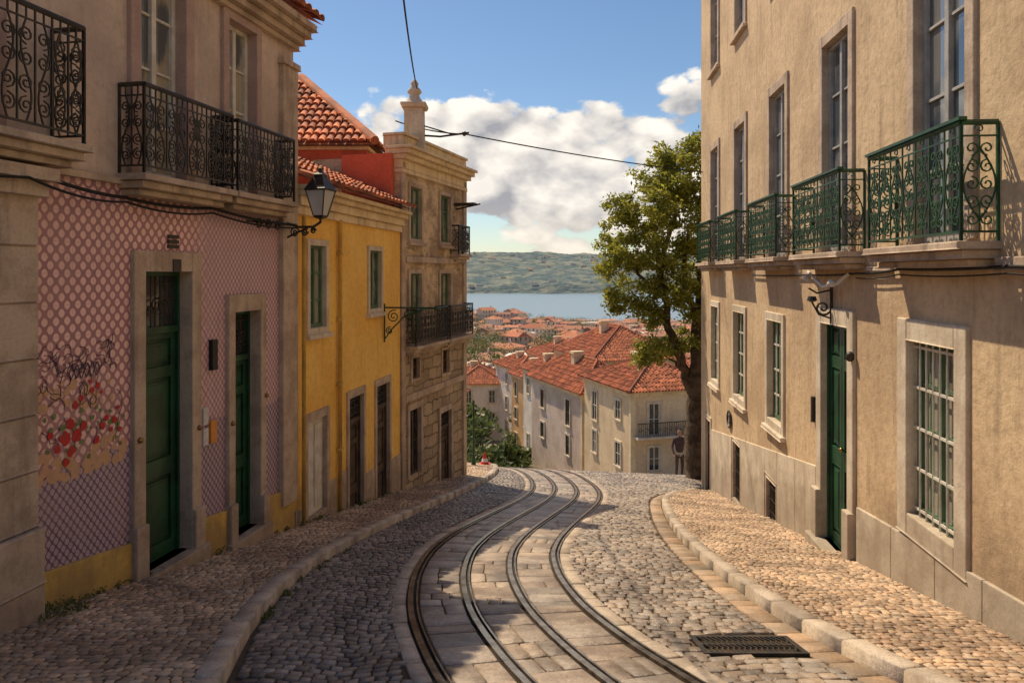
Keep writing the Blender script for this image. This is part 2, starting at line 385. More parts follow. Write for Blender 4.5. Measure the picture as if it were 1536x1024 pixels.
TC=sm([1,2.5,4.33,5.6,6.8,8.4,9.5,10.65,12.4,14.2,15.6,17,18.8,20.5,23,26],[1.75,1.1,.42,.03,-.20,-.28,-.18,.04,.46,.9,1.15,1.26,1.22,1.0,.2,-1.8])
FL=lambda y: np.where(y<9.83,-4.83+.193*y,np.where(y<14.33,-4.55+.165*y,np.where(y<17.8,-6.489+.3*y,-1.15-1.1*(y-17.8))))
FR=lambda y: 3.1+.0927*y
def stones(name,Q,h,mat,inset=.16,bev=.012,depth=.04,zoff=0,hj=.006,tilt=.004):
    Q=np.array(Q); n=len(Q); c=Q.mean(axis=1,keepdims=True)
    inner=c+(Q-c)*(1-inset)
    H=(h+rng.uniform(-hj,hj,n))[:,None]
    zo=G(Q[...,0],Q[...,1])+zoff; zi=G(inner[...,0],inner[...,1])+zoff
    tl=rng.uniform(-tilt,tilt,(n,4))
    V=np.zeros((n,12,3))
    V[:,0:4,:2]=Q; V[:,0:4,2]=zo+H-depth
    V[:,4:8,:2]=c+(Q-c)*.985; V[:,4:8,2]=zo+H-bev+tl
    V[:,8:12,:2]=inner; V[:,8:12,2]=zi+H+tl
    fb=[]
    for j in range(4):
        k=(j+1)%4
        fb.append((j,k,4+k,4+j)); fb.append((4+j,4+k,8+k,8+j))
    fb.append((8,9,10,11))
    F=np.array(fb)[None]+ (np.arange(n)*12)[:,None,None]
    me=bpy.data.meshes.new(name); F=F.reshape(-1,4)
    me.vertices.add(n*12); me.vertices.foreach_set('co',V.reshape(-1))
    me.loops.add(F.size); me.loops.foreach_set('vertex_index',F.reshape(-1).astype(np.int32))
    me.polygons.add(len(F)); me.polygons.foreach_set('loop_start',np.arange(0,F.size,4,dtype=np.int32))
    me.polygons.foreach_set('loop_total',np.full(len(F),4,dtype=np.int32))
    me.polygons.foreach_set('use_smooth',np.ones(len(F),bool))
    me.update(calc_edges=True); me.materials.append(mat)
    o=bpy.data.objects.new(name,me); COL.objects.link(o); return o
def rows(y0,y1,step,xl,xr,arc,gap,wr=(.85,1.35),jit=.1,cond=None):
    Q=[]; y=y0
    while y<y1:
        a=float(xl(y)); e=float(xr(y)); x=a-random.random()*step
        while x<e:
            w=step*random.uniform(*wr); g=gap
            xa,xb=max(x,a)+g,min(x+w,e)-g
            if xb-xa>step*.3:
                j=lambda:random.uniform(-jit,jit)*step
                P=[(xa,y+g),(xb,y+g),(xb,y+step-g),(xa,y+step-g)]
                P=[(px+j()*.6,py+arc(px)+j()*.6) for px,py in P]
                if cond is None or cond(P): Q.append(P)
            x+=w
        y+=step
    return Q
street=empty('cobbled_street')
fan=lambda x:.16*abs(math.sin(math.pi*x/1.1))
hw=.93
bnd=lambda y,s: TC(y)+s*(hw*math.sqrt(1+((TC(y+.1)-TC(y-.1))/.2)**2)-.02)
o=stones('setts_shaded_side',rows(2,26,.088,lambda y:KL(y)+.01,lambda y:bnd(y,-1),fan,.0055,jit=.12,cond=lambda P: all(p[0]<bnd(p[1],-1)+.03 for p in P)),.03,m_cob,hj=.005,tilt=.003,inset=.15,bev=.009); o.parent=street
xr_=lambda y: float(KR(y))-.24 if y<16.6 else (float(KR(y)) if y<17.5 else (FR(y) if y<19 else 9))
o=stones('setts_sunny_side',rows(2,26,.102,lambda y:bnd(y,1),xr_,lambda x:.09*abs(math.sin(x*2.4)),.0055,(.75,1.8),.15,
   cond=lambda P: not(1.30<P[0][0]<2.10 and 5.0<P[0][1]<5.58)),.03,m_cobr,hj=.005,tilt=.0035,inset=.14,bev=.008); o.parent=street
ty=np.arange(1.5,26,.02); tx=TC(ty); arc=np.concatenate([[0],np.cumsum(np.hypot(np.diff(tx),np.diff(ty)))])
def TP(s,off):
    y=np.interp(s,arc,ty); x=np.interp(s,arc,tx)
    y2=np.interp(s+.15,arc,ty); x2=np.interp(s+.15,arc,tx); y1=np.interp(s-.15,arc,ty); x1=np.interp(s-.15,arc,tx)
    dx,dy=x2-x1,y2-y1; L=math.hypot(dx,dy) or 1
    return (x+dy/L*off, y-dx/L*off)
Q=[];QB=[]
for (a,b,L0,dst) in ((-.685,-.30,.30,Q),(-.19,.19,.34,Q),(.30,.685,.30,Q),(-.93,-.80,.5,QB),(.80,.93,.5,QB)):
    s=.2
    while s<arc[-1]-.5:
        L=L0*random.uniform(.55,1.35); g=.005
        splits=[a,b]
        if dst is Q:
            q=random.random()
            if q<.40: splits=[a,a+(b-a)*random.uniform(.35,.65),b]
            elif q<.55: splits=[a,a+(b-a)*random.uniform(.25,.4),a+(b-a)*random.uniform(.6,.75),b]
        jj=lambda: random.uniform(-.01,.01) if dst is Q else 0
        for k in range(len(splits)-1):
            dst.append([TP(s+g+jj(),splits[k]+g),TP(s+g+jj(),splits[k+1]-g),TP(s+L-g+jj(),splits[k+1]-g),TP(s+L-g+jj(),splits[k]+g)])
        s+=L
o=stones('track_slabs',Q,.03,m_slab,inset=.07,bev=.007,hj=.004,tilt=.003); o.parent=street
o=stones('track_border_slabs',QB,.034,m_kerb,inset=.1,bev=.008); o.parent=street
def strip(name,offs,mat,zt,zb=-.05,parent=None):
    b=MB()
    for (a,c) in offs:
        n0=len(b.v); S=np.arange(.2,arc[-1]-.5,.15)
        for s in S:
            for off in (a,c):
                x,y=TP(s,off); z=float(G(x,y)); b.v.append((x,y,z+zb)); b.v.append((x,y,z+zt))
        for i in range(len(S)-1):
            q=n0+i*4
            b.f+= [(q+1,q+3,q+7,q+5),(q,q+1,q+5,q+4),(q+2,q+3,q+7,q+6)]
    return b.obj(name,mat,parent)
tr=empty('tram_tracks')
ro=[-.745,-.245,.245,.745]
strip('rail_heads',[(r-.042,r+.006) for r in ro],m_rail,.041,parent=tr)
strip('rail_check_lips',[(r+.032,r+.048) for r in ro],m_rail,.038,parent=tr)
strip('rail_grooves',[(r-.052,r+.054) for r in ro],m_groove,.014,parent=tr)
sw=empty('sidewalk')
inR=lambda y: FR(y)+.06 if y<17.7 else 4.7
QL=rows(2,23,.068,lambda y:FL(y)-.05,lambda y:KL(y)-.15,lambda x:.02*math.sin(x*5),.005,(.8,1.35),.18)
o=stones('small_limestone_blocks',QL,.018,m_walk,zoff=.105,inset=.2,bev=.008,hj=.004); o.parent=sw
sw2=empty('sidewalk')
QR=rows(2,17.2,.068,lambda y:KR(y)+.15,inR,lambda x:.02*math.sin(x*5),.005,(.8,1.35),.18)
o=stones('small_limestone_blocks',QR,.018,m_walk,zoff=.105,inset=.2,bev=.008,hj=.004); o.parent=sw2
def kerb(name,fn,y0,y1,sgn,mat,parent,w=.15,L=.75,h=.03,zoff=.10,tc=0):
    ys=np.arange(y0,y1,.02); xs=fn(ys); ac=np.concatenate([[0],np.cumsum(np.hypot(np.diff(xs),np.diff(ys)))])
    def kp(s,off):
        y=np.interp(s,ac,ys);x=np.interp(s,ac,xs);ya=np.interp(s-.1,ac,ys);xa=np.interp(s-.1,ac,xs);yb=np.interp(s+.1,ac,ys);xb=np.interp(s+.1,ac,xs)
        dx,dy=xb-xa,yb-ya;l=math.hypot(dx,dy) or 1
        return (x+dy/l*off*sgn,y-dx/l*off*sgn)
    Q=[];s=0
    while s<ac[-1]-L:
        l=L*random.uniform(.8,1.2)
        Q.append([kp(s+.004,tc),kp(s+.004,tc+w),kp(s+l-.004,tc+w),kp(s+l-.004,tc)]); s+=l
    o=stones(name,Q,h,mat,inset=.1,bev=.02,depth=.16,zoff=zoff,hj=.003,tilt=.002); o.parent=parent
kerb('kerb',KL,2,24,-1,m_kerb,sw,L=.6)
kerb('kerb',KR,2,17.5,1,m_kerb,sw2,L=.6)
kerb('gutter_slabs',KR,2,16.6,-1,m_gut,street,w=.22,L=.24,h=.03,zoff=0,tc=.01)
def sheet(name,xl,xr,y0,y1,zo,mat,parent,ny=120,nx=14):
    b=MB()
    for i in range(ny+1):
        y=y0+(y1-y0)*i/ny; a,e=float(xl(y)),float(xr(y))
        for j in range(nx+1):
            x=a+(e-a)*j/nx; b.v.append((x,y,float(G(x,y))+zo))
    for i in range(ny):
        for j in range(nx):
            q=i*(nx+1)+j; b.f.append((q,q+1,q+nx+2,q+nx+1))
    return b.obj(name,mat,parent,True)
sheet('road_bed',lambda y:KL(y)-.3,lambda y:(KR(y)+.3 if y<16.8 else 10),1.5,28,.010,m_mort,street)
sheet('sidewalk_bed',lambda y:FL(y)-.4,lambda y:KL(y)-.04,1.5,23.5,.112,m_mort,sw)
sheet('sidewalk_bed',lambda y:KR(y)+.04,lambda y:inR(y)+.3,1.5,17.3,.112,m_mort,sw2)
g=MB()
def gp(x,y,dz): return (x,y,float(G(x,y))+dz)
def gbox(x0,x1,y0,y1,zt):
    g.hexa([gp(x0,y0,-.02),gp(x1,y0,-.02),gp(x1,y1,-.02),gp(x0,y1,-.02),gp(x0,y0,zt),gp(x1,y0,zt),gp(x1,y1,zt),gp(x0,y1,zt)])
for a in((1.34,1.38,5.12,5.55),(2.04,2.08,5.12,5.55),(1.38,2.04,5.12,5.16),(1.38,2.04,5.51,5.55),(1.38,2.04,5.32,5.35)): gbox(*a,.036)
for i in range(16):
    x=1.40+i*.04
    g.tube([gp(x,5.16,.03),gp(x+.03,5.25,.032),gp(x,5.33,.03),gp(x+.03,5.42,.032),gp(x,5.51,.03)],.009,4)
g.obj('drain_grate',m_iron)
# ------------------------------------------------------------ PINK HOUSE
F=Fac('pink_tiled_townhouse',-4.83,.193,-1)
d1=(6.92,7.62,-2.85,.02); d2=(8.40,8.95,-3.05,-.44)
w1=(6.86,7.52,.92,3.05); w2=(8.28,8.86,.92,2.88); w0=(4.3,5.3,1.05,3.1)
wall(F,'tiled_wall',5.2,9.83,-6,.80,[d1,d2],.22,m_pink)
wall(F,'upper_wall',3.0,9.83,.80,3.15,[w0,w1,w2],.2,m_upper)
wall(F,'neighbour_wall',1.5,5.2,-5,.80,[],.2,m_ston)
S=F.s
b=F.mb(); zy=lambda y:-2.36-.125*(y-5.8)
for (a,c) in ((5.7,6.76),(7.78,8.26),(9.09,9.8)): b.boxz(S(a),S(c),-.01,.035,-6,-6,zy(a),zy(c))
b.obj('ochre_plinth',m_ybase,F.e,bevel=.008)
b=F.mb()
z=-3.2
while z<.55:
    h=.42; b.box(S(5.22),S(5.62),-.02,.14 if z>-2.0 else .20,z+.006,z+h); z+=h+.006
b.box(S(5.24),S(5.60),-.02,.125,-3.2,.57)
b.box(S(5.18),S(5.66),-.02,.20,.58,.70); b.box(S(5.14),S(5.70),-.02,.26,.70,.80)
b.obj('corner_pilaster',m_ston,F.e,bevel=.012)
b=F.mb()
surround(F,b,d1,.16,.05,sill=False,top=.2,bot=False,deep=.21); surround(F,b,d2,.13,.05,sill=False,top=.2,bot=False,deep=.21)
b.box(S(d1[0])-.17,S(d1[0])+.0,-.02,.09,-3.1,-2.35); b.box(S(d1[1]),S(d1[1])+.17,-.02,.09,-3.2,-2.45)
b.box(S(d2[0])-.14,S(d2[0]),-.02,.09,-3.3,-2.62); b.box(S(d2[1]),S(d2[1])+.14,-.02,.09,-3.4,-2.70)
b.box(S(d1[0])-.2,S(d1[1])+.2,-.3,.13,-3.4,-2.85); b.box(S(d2[0])-.17,S(d2[1])+.17,-.3,.12,-3.6,-3.05)
b.obj('door_surrounds',m_ston,F.e,bevel=.012)
door(F,'front_door',d1,.16,m_gdoor,.62); door(F,'side_door',d2,.16,m_gdoor,.6)
b=F.mb(); surround(F,b,w1,.14,.05,False,bot=False); surround(F,b,w2,.11,.05,False,bot=False); surround(F,b,w0,.14,.05,False,bot=False)
b.obj('window_surrounds',m_mauve,F.e,bevel=.01)
bf,bg=F.mb(),F.mb()
for w in(w0,w1,w2): window(F,w,.13,2,4,bf,bg,.055)
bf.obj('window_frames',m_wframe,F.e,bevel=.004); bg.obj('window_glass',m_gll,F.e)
b=F.mb()
b.box(S(1.5),S(9.83)+.02,-.02,.05,.80,.86); b.box(S(9.45),S(9.84),-.02,.07,-3.0,2.7); b.box(S(9.42),S(9.86),-.02,.10,2.7,2.78)
b.obj('string_course_and_quoin',m_ston,F.e,bevel=.01)
b=F.mb()
for (p,z0,z1) in((.07,2.98,3.06),(.13,3.062,3.16),(.20,3.162,3.26),(.26,3.262,3.36)): b.box(S(3),S(9.83)+p*.7,-.1,p,z0,z1)
b.obj('cornice',m_ston,F.e,bevel=.015)
def tiles(b,A,B,up,lenf,pitch=.19,tl=.36,r=.085):
    A,B,up=Vector(A),Vector(B),Vector(up).normalized(); d=(B-A); L=d.length; d.normalize(); nrm=d.cross(up)
    if nrm.z<0: nrm=-nrm
    n=int(L/pitch)
    for i in range(n+1):
        t=(i+.5)/(n+1); base=A+d*(L*t); ln=lenf(t); s=0
        while s<ln-.05:
            e=min(s+tl*1.12,ln+.05)
            n0=len(b.v); jx=random.uniform(-.012,.012); jl=random.uniform(0,.014)
            for (q,rr,lift) in((s,r*1.05,.03+jl),(e,r*.85,.0)):
                for j in range(6):
                    an=math.pi*j/5
                    p=base+up*q+d*(rr*math.cos(an)+jx)+nrm*(rr*math.sin(an)*.8+lift)
                    b.v.append(tuple(p))
            for j in range(5): b.f.append((n0+j,n0+j+1,n0+7+j,n0+6+j))
            b.f.append(tuple(n0+j for j in range(6)))
            s+=tl
b=F.mb(); b.sg=1
tiles(b,(S(3),-(.32),3.40),(S(9.83)+.25,-(.32),3.40),(0,1,.45),lambda t:2.0)
b.obj('roof_tiles',m_tile,F.e,True)
b=F.mb(); b.poly([(S(3),.30,3.39),(S(9.83)+.28,.30,3.39),(S(9.83)+.28,-3,4.9),(S(3),-3,4.9)]); b.poly([(S(9.83)+.27,.24,3.365),(S(9.83)+.27,-3,3.365),(S(9.83)+.27,-3,4.88)]); b.obj('roof_deck',m_tile,F.e)
balcony(F,'balcony',6.62,8.0,.90,.26,.80,m_ston,m_iron); balcony(F,'balcony_far',8.1,9.36,.90,.26,.78,m_ston,m_iron)
balcony(F,'balcony_near',4.2,5.88,1.02,.30,.92,m_ston,m_iron)
b=F.mb(); b.box(S(7.96),S(8.06),.0,.05,-1.05,-.72); b.obj('meter_box',m_black,F.e,bevel=.006)
b=F.mb(); b.box(S(7.83),S(7.92),.0,.03,-1.62,-1.44);b.box(S(7.83),S(7.92),.0,.03,-1.84,-1.66); b.obj('letter_plate',m_white,F.e,bevel=.005)
b=F.mb(); b.box(S(7.95),S(8.06),.0,.04,-1.84,-1.60); b.obj('door_number_plaque',m_orange,F.e,bevel=.006)
b=F.mb()
for k in range(3): b.box(S(7.28),S(7.44),.0,.02,.25+k*.05,.285+k*.05)
b.box(S(7.30),S(7.42),.05,.06,.02,.14); b.obj('air_vent',m_iron,F.e)
b=F.mb()
for (yy,zz) in((6.83,-1.55),(7.72,-1.62),(8.33,-1.7),(9.05,-1.5)): b.loft((S(yy),.055,zz),[(.0,-.03),(.025,-.02),(.03,.0),(.025,.02),(.0,.03)],8)
b.obj('door_bells',m_brass,F.e,True)
# mural
rr=random.Random(3)
def blob(b,s,z,r,o=.004,n=11):
    b.poly([(s+r*rr.uniform(.65,1.2)*math.cos(6.283*i/n),o,z+r*rr.uniform(.65,1.2)*math.sin(6.283*i/n)) for i in range(n)])
b=F.mb()
oo=.006
for (yy,zz,r) in((6.02,-1.35,.06),(6.07,-1.25,.05),(6.14,-1.36,.055),(6.08,-1.47,.045),(6.12,-1.10,.035),(6.18,-1.05,.03),(6.30,-1.0,.03),(6.36,-.97,.03),(6.28,-.92,.022),(6.42,-1.33,.035),(6.47,-1.27,.03),(6.56,-1.30,.035),(6.52,-1.38,.025),(6.62,-1.40,.025),(6.02,-1.55,.035),(6.4,-1.03,.02),(6.2,-1.28,.04),(5.93,-1.42,.035),(6.35,-1.44,.035),(6.6,-1.20,.022),(5.86,-1.3,.03)):
    oo+=.0004; blob(b,S(yy),zz,r,oo)
b.obj('mural_poppies',m_pop,F.e)
b=F.mb()
for i in range(80):
    oo=.0015+i*.00003; blob(b,S(rr.uniform(5.74,6.7)),rr.uniform(-1.68,-1.44) if i<62 else rr.uniform(-1.2,-.9),rr.uniform(.02,.06),oo)
b.obj('mural_ground',m_mury,F.e)
b=F.mb()
for i in range(46):
    oo=.0045+i*.00003; blob(b,S(rr.uniform(5.78,6.68)),rr.uniform(-1.58,-1.15),rr.uniform(.012,.03),oo,7)
b.obj('mural_leaves',m_murg,F.e)
b=F.mb()
for i in range(44):
    x,z=S(rr.uniform(5.72,6.65)),rr.choice([rr.uniform(-1.5,-.75),rr.uniform(-.95,-.6)])
    p=[(x,.006,z)]
    a=rr.uniform(0,6.28)
    for k in range(9):
        a+=rr.uniform(-1.1,1.1); x+=.026*math.cos(a); z+=.03*math.sin(a); p.append((x,.006,z))
    b.tube(p,.003,3)
for k in range(6):
    x=S(6.08+k*.055); z=-.88
    for j in range(2):
        b.tube([(x+rr.uniform(-.01,.01),.006,z),(x+.03*(j*2-1),.006,z+.06),(x+.01,.006,z+.12)],.004,3)
b.obj('mural_lines',m_ink,F.e)
# ------------------------------------------------------------ YELLOW HOUSE
F=Fac('yellow_townhouse',-4.55,.165,-1); S=F.s
wa=(10.28,10.82,-.78,.40); wb=(12.62,13.2,-.62,.40)
lw=(10.22,10.86,-3.45,-2.08); da=(11.72,12.35,-4.3,-2.0); db=(12.98,13.66,-4.3,-2.0)
wall(F,'front_wall',9.84,14.32,-7,1.2,[wa,wb,lw,da,db],.14,m_yel)
b=F.mb()
surround(F,b,wa,.09,.035,deep=.1); surround(F,b,wb,.08,.035,deep=.1); b.obj('window_surrounds',m_stonw,F.e,bevel=.008)
b=F.mb(); surround(F,b,lw,.10,.03,top=.12,deep=.1); surround(F,b,da,.09,.03,False,top=.12,bot=False,deep=.12); surround(F,b,db,.09,.03,False,top=.12,bot=False,deep=.12)
b.boxz(S(9.86),S(10.1),-.01,.022,-6,-6,-3.2,-3.24); b.boxz(S(10.98),S(11.22),-.01,.022,-6,-6,-3.1,-3.12); b.box(S(11.33),S(11.60),-.01,.022,-6,-3.1); b.box(S(12.46),S(12.87),-.01,.022,-6,-3.4); b.box(S(13.78),S(14.3),-.01,.022,-6,-3.5)
b.obj('door_surrounds',m_ston,F.e,bevel=.008)
bf,bg=F.mb(),F.mb(); window(F,wa,.09,2,3,bf,bg,.045); window(F,wb,.09,2,3,bf,bg,.045)
bf.obj('window_frames',m_gframe,F.e,bevel=.003); bg.obj('window_glass',m_glc,F.e)
b=F.mb(); a,c=S(lw[0]),S(lw[1]); b.box(a,c,-.09,-.05,lw[2],lw[3]); b.box(a+.06,(a+c)/2-.02,-.05,-.035,lw[2]+.1,lw[3]-.1); b.box((a+c)/2+.02,c-.06,-.05,-.035,lw[2]+.1,lw[3]-.1); b.obj('boarded_window',m_wframe,F.e,bevel=.004)
door(F,'wooden_door',da,.1,m_bdoor,.45); door(F,'wooden_door_far',db,.1,m_bdoor,.45)
b=F.mb()
b.box(S(9.86),S(14.32),-.02,.05,.80,.92); b.box(S(9.86),S(14.32),-.02,.10,.922,1.05); b.box(S(9.86),S(14.34),-.02,.17,1.052,1.13); b.box(S(9.86),S(14.36),-.02,.24,1.132,1.20)
b.obj('cornice',m_crm,F.e,bevel=.012)
b=F.mb(); b.tube([(S(11.28),.05,.82),(S(11.28),.05,-3.9)],.03,8); b.tube([(S(9.95),.09,.78),(S(9.95),.09,-3.5)],.028,8)
for z in(.3,-.7,-1.7,-2.7): b.box(S(11.28)-.045,S(11.28)+.045,.0,.09,z-.015,z+.015)
b.obj('drain_pipe',m_ybase,F.e,True)
b=F.mb(); b.sg=1; tiles(b,(S(9.86),-.32,1.23),(S(14.3),-.32,1.23),(0,1,.42),lambda t:3.0); b.obj('roof_tiles',m_tile,F.e,True)
b=F.mb(); b.poly([(S(9.86),.30,1.22),(S(14.32),.30,1.22),(S(14.32),-4,3.0),(S(9.86),-4,3.0)]); b.obj('roof_deck',m_tile,F.e)
g=F.mb(); y0=13.35; a=S(y0)
g.tube([(a,.03,-.62),(a,1.0,-.62)],.016,5); g.tube([(a,.03,-.55),(a,.03,-1.25)],.016,5)
g.tube([(a,.03+.0,-1.2),(a,.16,-1.02),(a,.4,-.78),(a,.75,-.65)],.013,5)
for (c0,z0,R,sn) in((.20,-.78,.12,1),(.46,-.74,.085,-1),(.12,-1.04,.07,1),(.63,-.70,.05,1)):
    g.tube([(a,x,z) for x,z in scroll(c0,z0,R,1.7,1.2,sn,20)],.011,5)
g.loft((a,1.0,-.66),[(.02,0),(.05,.02),(.03,.08)],8)
g.obj('iron_bracket',m_giron,F.e)
# ------------------------------------------------------------ RED HOUSE behind
e=empty('red_house')
b=MB(); b.box(-6.6,-2.95,14.9,19.0,-6,2.5); b.obj('walls',m_red,e)
b=MB(); b.box(-6.7,-2.9,14.85,19.05,2.5,2.58); b.obj('eaves',m_crm,e,bevel=.01)
b=MB(); apx=Vector((-5.0,17.4,4.55)); c1=Vector((-2.75,14.7,2.58)); c0=Vector((-7.2,14.7,2.58)); c2=Vector((-2.75,20,2.58)); c3=Vector((-7.2,20,2.58))
for p in((c0,c1,apx),(c1,c2,apx),(c2,c3,apx),(c3,c0,apx)): b.poly(p)
b.obj('roof_deck',m_tile,e)
b=MB(); upv=Vector((0,2.7,1.97)); Ls=upv.length
def lf(t):
    x=-7.2+4.45*t
    return Ls*max(0,min((x+7.2)/2.2,(-2.75-x)/2.25))
tiles(b,(-7.2,14.7,2.62),(-2.75,14.7,2.62),upv,lf,.17,.3,.07)
upw=Vector((-2.25,0,1.97)); L2=upw.length
tiles(b,(-2.75,14.7,2.62),(-2.75,20,2.62),upw,lambda t:L2*max(0,min(t*5.3/2.7,(1-t)*5.3/2.6)),.17,.3,.07)
b.tube([c1+Vector((0,0,.08)),apx+Vector((0,0,.1))],.1,8)
b.obj('roof_tiles',m_tile,e,True)
# ------------------------------------------------------------ STONE HOUSE
F=Fac('stone_townhouse',-6.489,.3,-1); S=F.s
r1a=(14.75,15.28,.70,1.75); r1b=(16.28,16.86,.70,1.75); r2a=(14.75,15.28,-1.42,0); r2b=(16.28,16.86,-1.42,0)
r3a=(14.85,15.2,-2.15,-1.72); r3b=(16.4,16.8,-2.25,-1.72); ga=(14.72,15.25,-4.1,-2.75); gb=(16.28,16.9,-4.9,-3.1)
ops=[r1a,r1b,r2a,r2b,r3a,r3b,ga,gb]
wall(F,'front_wall',14.34,17.8,-8,2.3,ops,.16,m_mas,back=4)
b=F.mb()
for o in(r1a,r1b): surround(F,b,o,.08,.04,deep=.1)
for o in(r2a,r2b): surround(F,b,o,.09,.04,False,bot=False,deep=.1)
for o in(r3a,r3b): surround(F,b,o,.06,.03,False,deep=.1)
for o in(ga,gb): surround(F,b,o,.10,.04,False,top=.13,bot=False,deep=.1)
b.box(S(14.34)-.0,S(14.34)+.16,-.02,.05,-5,2.2); b.box(S(17.8)-.18,S(17.8)+.02,-.02,.05,-6,2.2)
b.box(S(14.5),S(17.65),-.02,.07,.22,.34); b.box(S(14.5),S(17.65),-.02,.06,-2.55,-2.42)
b.obj('stone_dressings',m_ston,F.e,bevel=.012)
b=F.mb()
for (p,z0,z1) in((.06,1.98,2.06),(.05,2.062,2.24),(.14,2.242,2.34),(.22,2.342,2.44),(.28,2.442,2.5)):
    b.box(S(14.34)-p*.3,S(17.8)+p*.6,-.3,p,z0,z1)
b.box(S(14.40),S(17.8),-.4,.04,2.502,2.72); b.box(S(14.38),S(17.82),-.4,.08,2.722,2.78)
b.obj('cornice',m_crm,F.e,bevel=.012)
bf,bg=F.mb(),F.mb()
for o in(r1a,r1b,r2a,r2b): window(F,o,.1,2,3,bf,bg,.045)
bf.obj('window_frames',m_gframe,F.e); bg.obj('window_glass',m_glc,F.e)
bf,bg=F.mb(),F.mb()
for o in(r3a,r3b,ga): window(F,o,.1,2,2,bf,bg,.045)
bf.obj('lower_window_frames',m_bdoor,F.e); bg.obj('lower_window_glass',m_gld,F.e)
door(F,'door',gb,.1,m_bdoor,.4)
balcony(F,'balcony',14.5,16.12,-1.44,.26,.72,m_ston,m_iron); balcony(F,'balcony_far',16.25,17.65,-1.44,.26,.72,m_ston,m_iron)
balcony(F,'balcony_upper',16.9,17.6,.45,.2,.65,m_ston,m_iron)
b=F.mb(); b.box(S(14.2),S(14.33),-.12,-1.2,.8,2.34); b.obj('painted_party_wall',m_red,F.e)
b=F.mb(); b.box(S(17.1),S(17.3),.0,.5,1.58,1.64); b.tube([(S(17.2),.02,1.5),(S(17.2),.62,1.61)],.02,5); b.obj('awning_rail',m_iron,F.e)
ch=empty('chimney'); cx,cy=-2.02,15.2
b=MB(); R2=math.sqrt(2)
b.loft((cx,cy,2.4),[(.26*R2/1.1,0),(.26*R2/1.1,.25),(.2*R2,.30),(.19*R2,1.0)],4,math.pi/4)
b.loft((cx,cy,3.4),[(.23*R2,0),(.26*R2,.05),(.26*R2,.10)],4,math.pi/4)
b.obj('stack',m_stonw,ch,bevel=.01)
b=MB(); b.loft((cx,cy,3.5),[(.2,0),(.17,.06),(.11,.14),(.10,.2),(.15,.24),(.13,.30),(.07,.36),(.085,.42),(.04,.50),(0,.52)],14); b.obj('cap',m_stonw,ch,True)
# ------------------------------------------------------------ RIGHT BUILDING
F=Fac('beige_apartment_building',3.1,.0927,1); S=F.s
cs=[6.3,8.85,11.45,14.15,16.8,3.6]
up=[(c-.45,c+.45,.27,2.85) for c in cs]; up3=[(c-.42,c+.42,4.75,7.0) for c in cs]
L1=(6.02,6.90,-2.25,-.62); L3=(11.2,12.05,-2.35,-.75); L4=(13.75,14.7,-2.4,-.75); L5=(16.35,17.2,-2.45,-.75); L0=(3.2,4.1,-1.9,-.6)
D=(8.42,9.34,-3.35,-.62); B1=(11.55,12.15,-4.02,-3.35); B2=(14.15,14.8,-4.5,-3.35); D2=(17.35,18.0,-5.8,-3.5)
wall(F,'street_wall',1.5,18.75,-9,9,up+up3+[L0,L1,L3,L4,L5,D,B1,B2,D2],.16,m_cream,back=8)
b=F.mb()
for o in up: surround(F,b,o,.14,.035,False,bot=False,top=.16,deep=.11)
for o in up3: surround(F,b,o,.12,.035,deep=.11)
b.obj('upper_window_surrounds',m_ston,F.e,bevel=.01)
b=F.mb()
for o,w in((L0,.2),(L1,.2),(L3,.13),(L4,.13),(L5,.12)): surround(F,b,o,w,.035,w<.15,deep=.12)
surround(F,b,D,.19,.04,False,top=.2,bot=False); surround(F,b,B1,.05,.02,False,deep=.12); surround(F,b,B2,.05,.02,False,deep=.12); surround(F,b,D2,.1,.03,False,bot=False)
b.box(S(D[0])-.2,S(D[0])+.0,-.02,.10,-3.6,-2.7); b.box(S(D[1]),S(D[1])+.2,-.02,.10,-3.6,-2.75)
b.box(S(D[0])-.25,S(D[1])+.25,-.3,.16,-3.8,-3.35)
b.obj('stone_surrounds',m_stonw,F.e,bevel=.012)
b=F.mb(); zr=lambda y:-2.33-.10*(y-5.5); zl=lambda y:-2.62-.15*(y-10.3)
ys=[1.5,2.6,3.6,4.6,5.6,6.35,7.25,8.16]
for i in range(len(ys)-1): b.boxz(S(ys[i])+.004,S(ys[i+1])-.004,-.01,.03,-5,-5,zr(ys[i]),zr(ys[i+1]))
ys=[9.58,10.5,11.46]
for i in range(len(ys)-1): b.boxz(S(ys[i])+.004,S(ys[i+1])-.004,-.01,.025,-6,-6,zl(ys[i]),zl(ys[i+1]))
b.obj('stone_plinth',m_stonw,F.e,bevel=.008)
b=F.mb()
for (a,c) in((12.24,14.06),(14.9,17.2)): b.boxz(S(a),S(c),-.01,.025,-7,-7,zl(a),zl(c))
b.boxz(S(11.47),S(12.23),-.01,.025,-3.29,-3.29,zl(11.47),zl(12.23)); b.boxz(S(14.07),S(14.89),-.01,.025,-3.29,-3.29,zl(14.07),zl(14.89))
b.obj('rendered_plinth',m_stonw,F.e,bevel=.008)
bf,bg=F.mb(),F.mb()
for o in up: window(F,o,.1,2,4,bf,bg,.06)
for o in up3: window(F,o,.1,2,3,bf,bg,.06)
bf.obj('upper_window_frames',m_grey,F.e,bevel=.004); bg.obj('upper_window_glass',m_gl,F.e)
bf,bg=F.mb(),F.mb()
for o in(L0,L1,L3,L4,L5): window(F,o,.12,4,4,bf,bg,.06)
bf.obj('lower_window_frames',m_gframe,F.e,bevel=.004); bg.obj('lower_window_glass',m_glc,F.e)
b=F.mb()
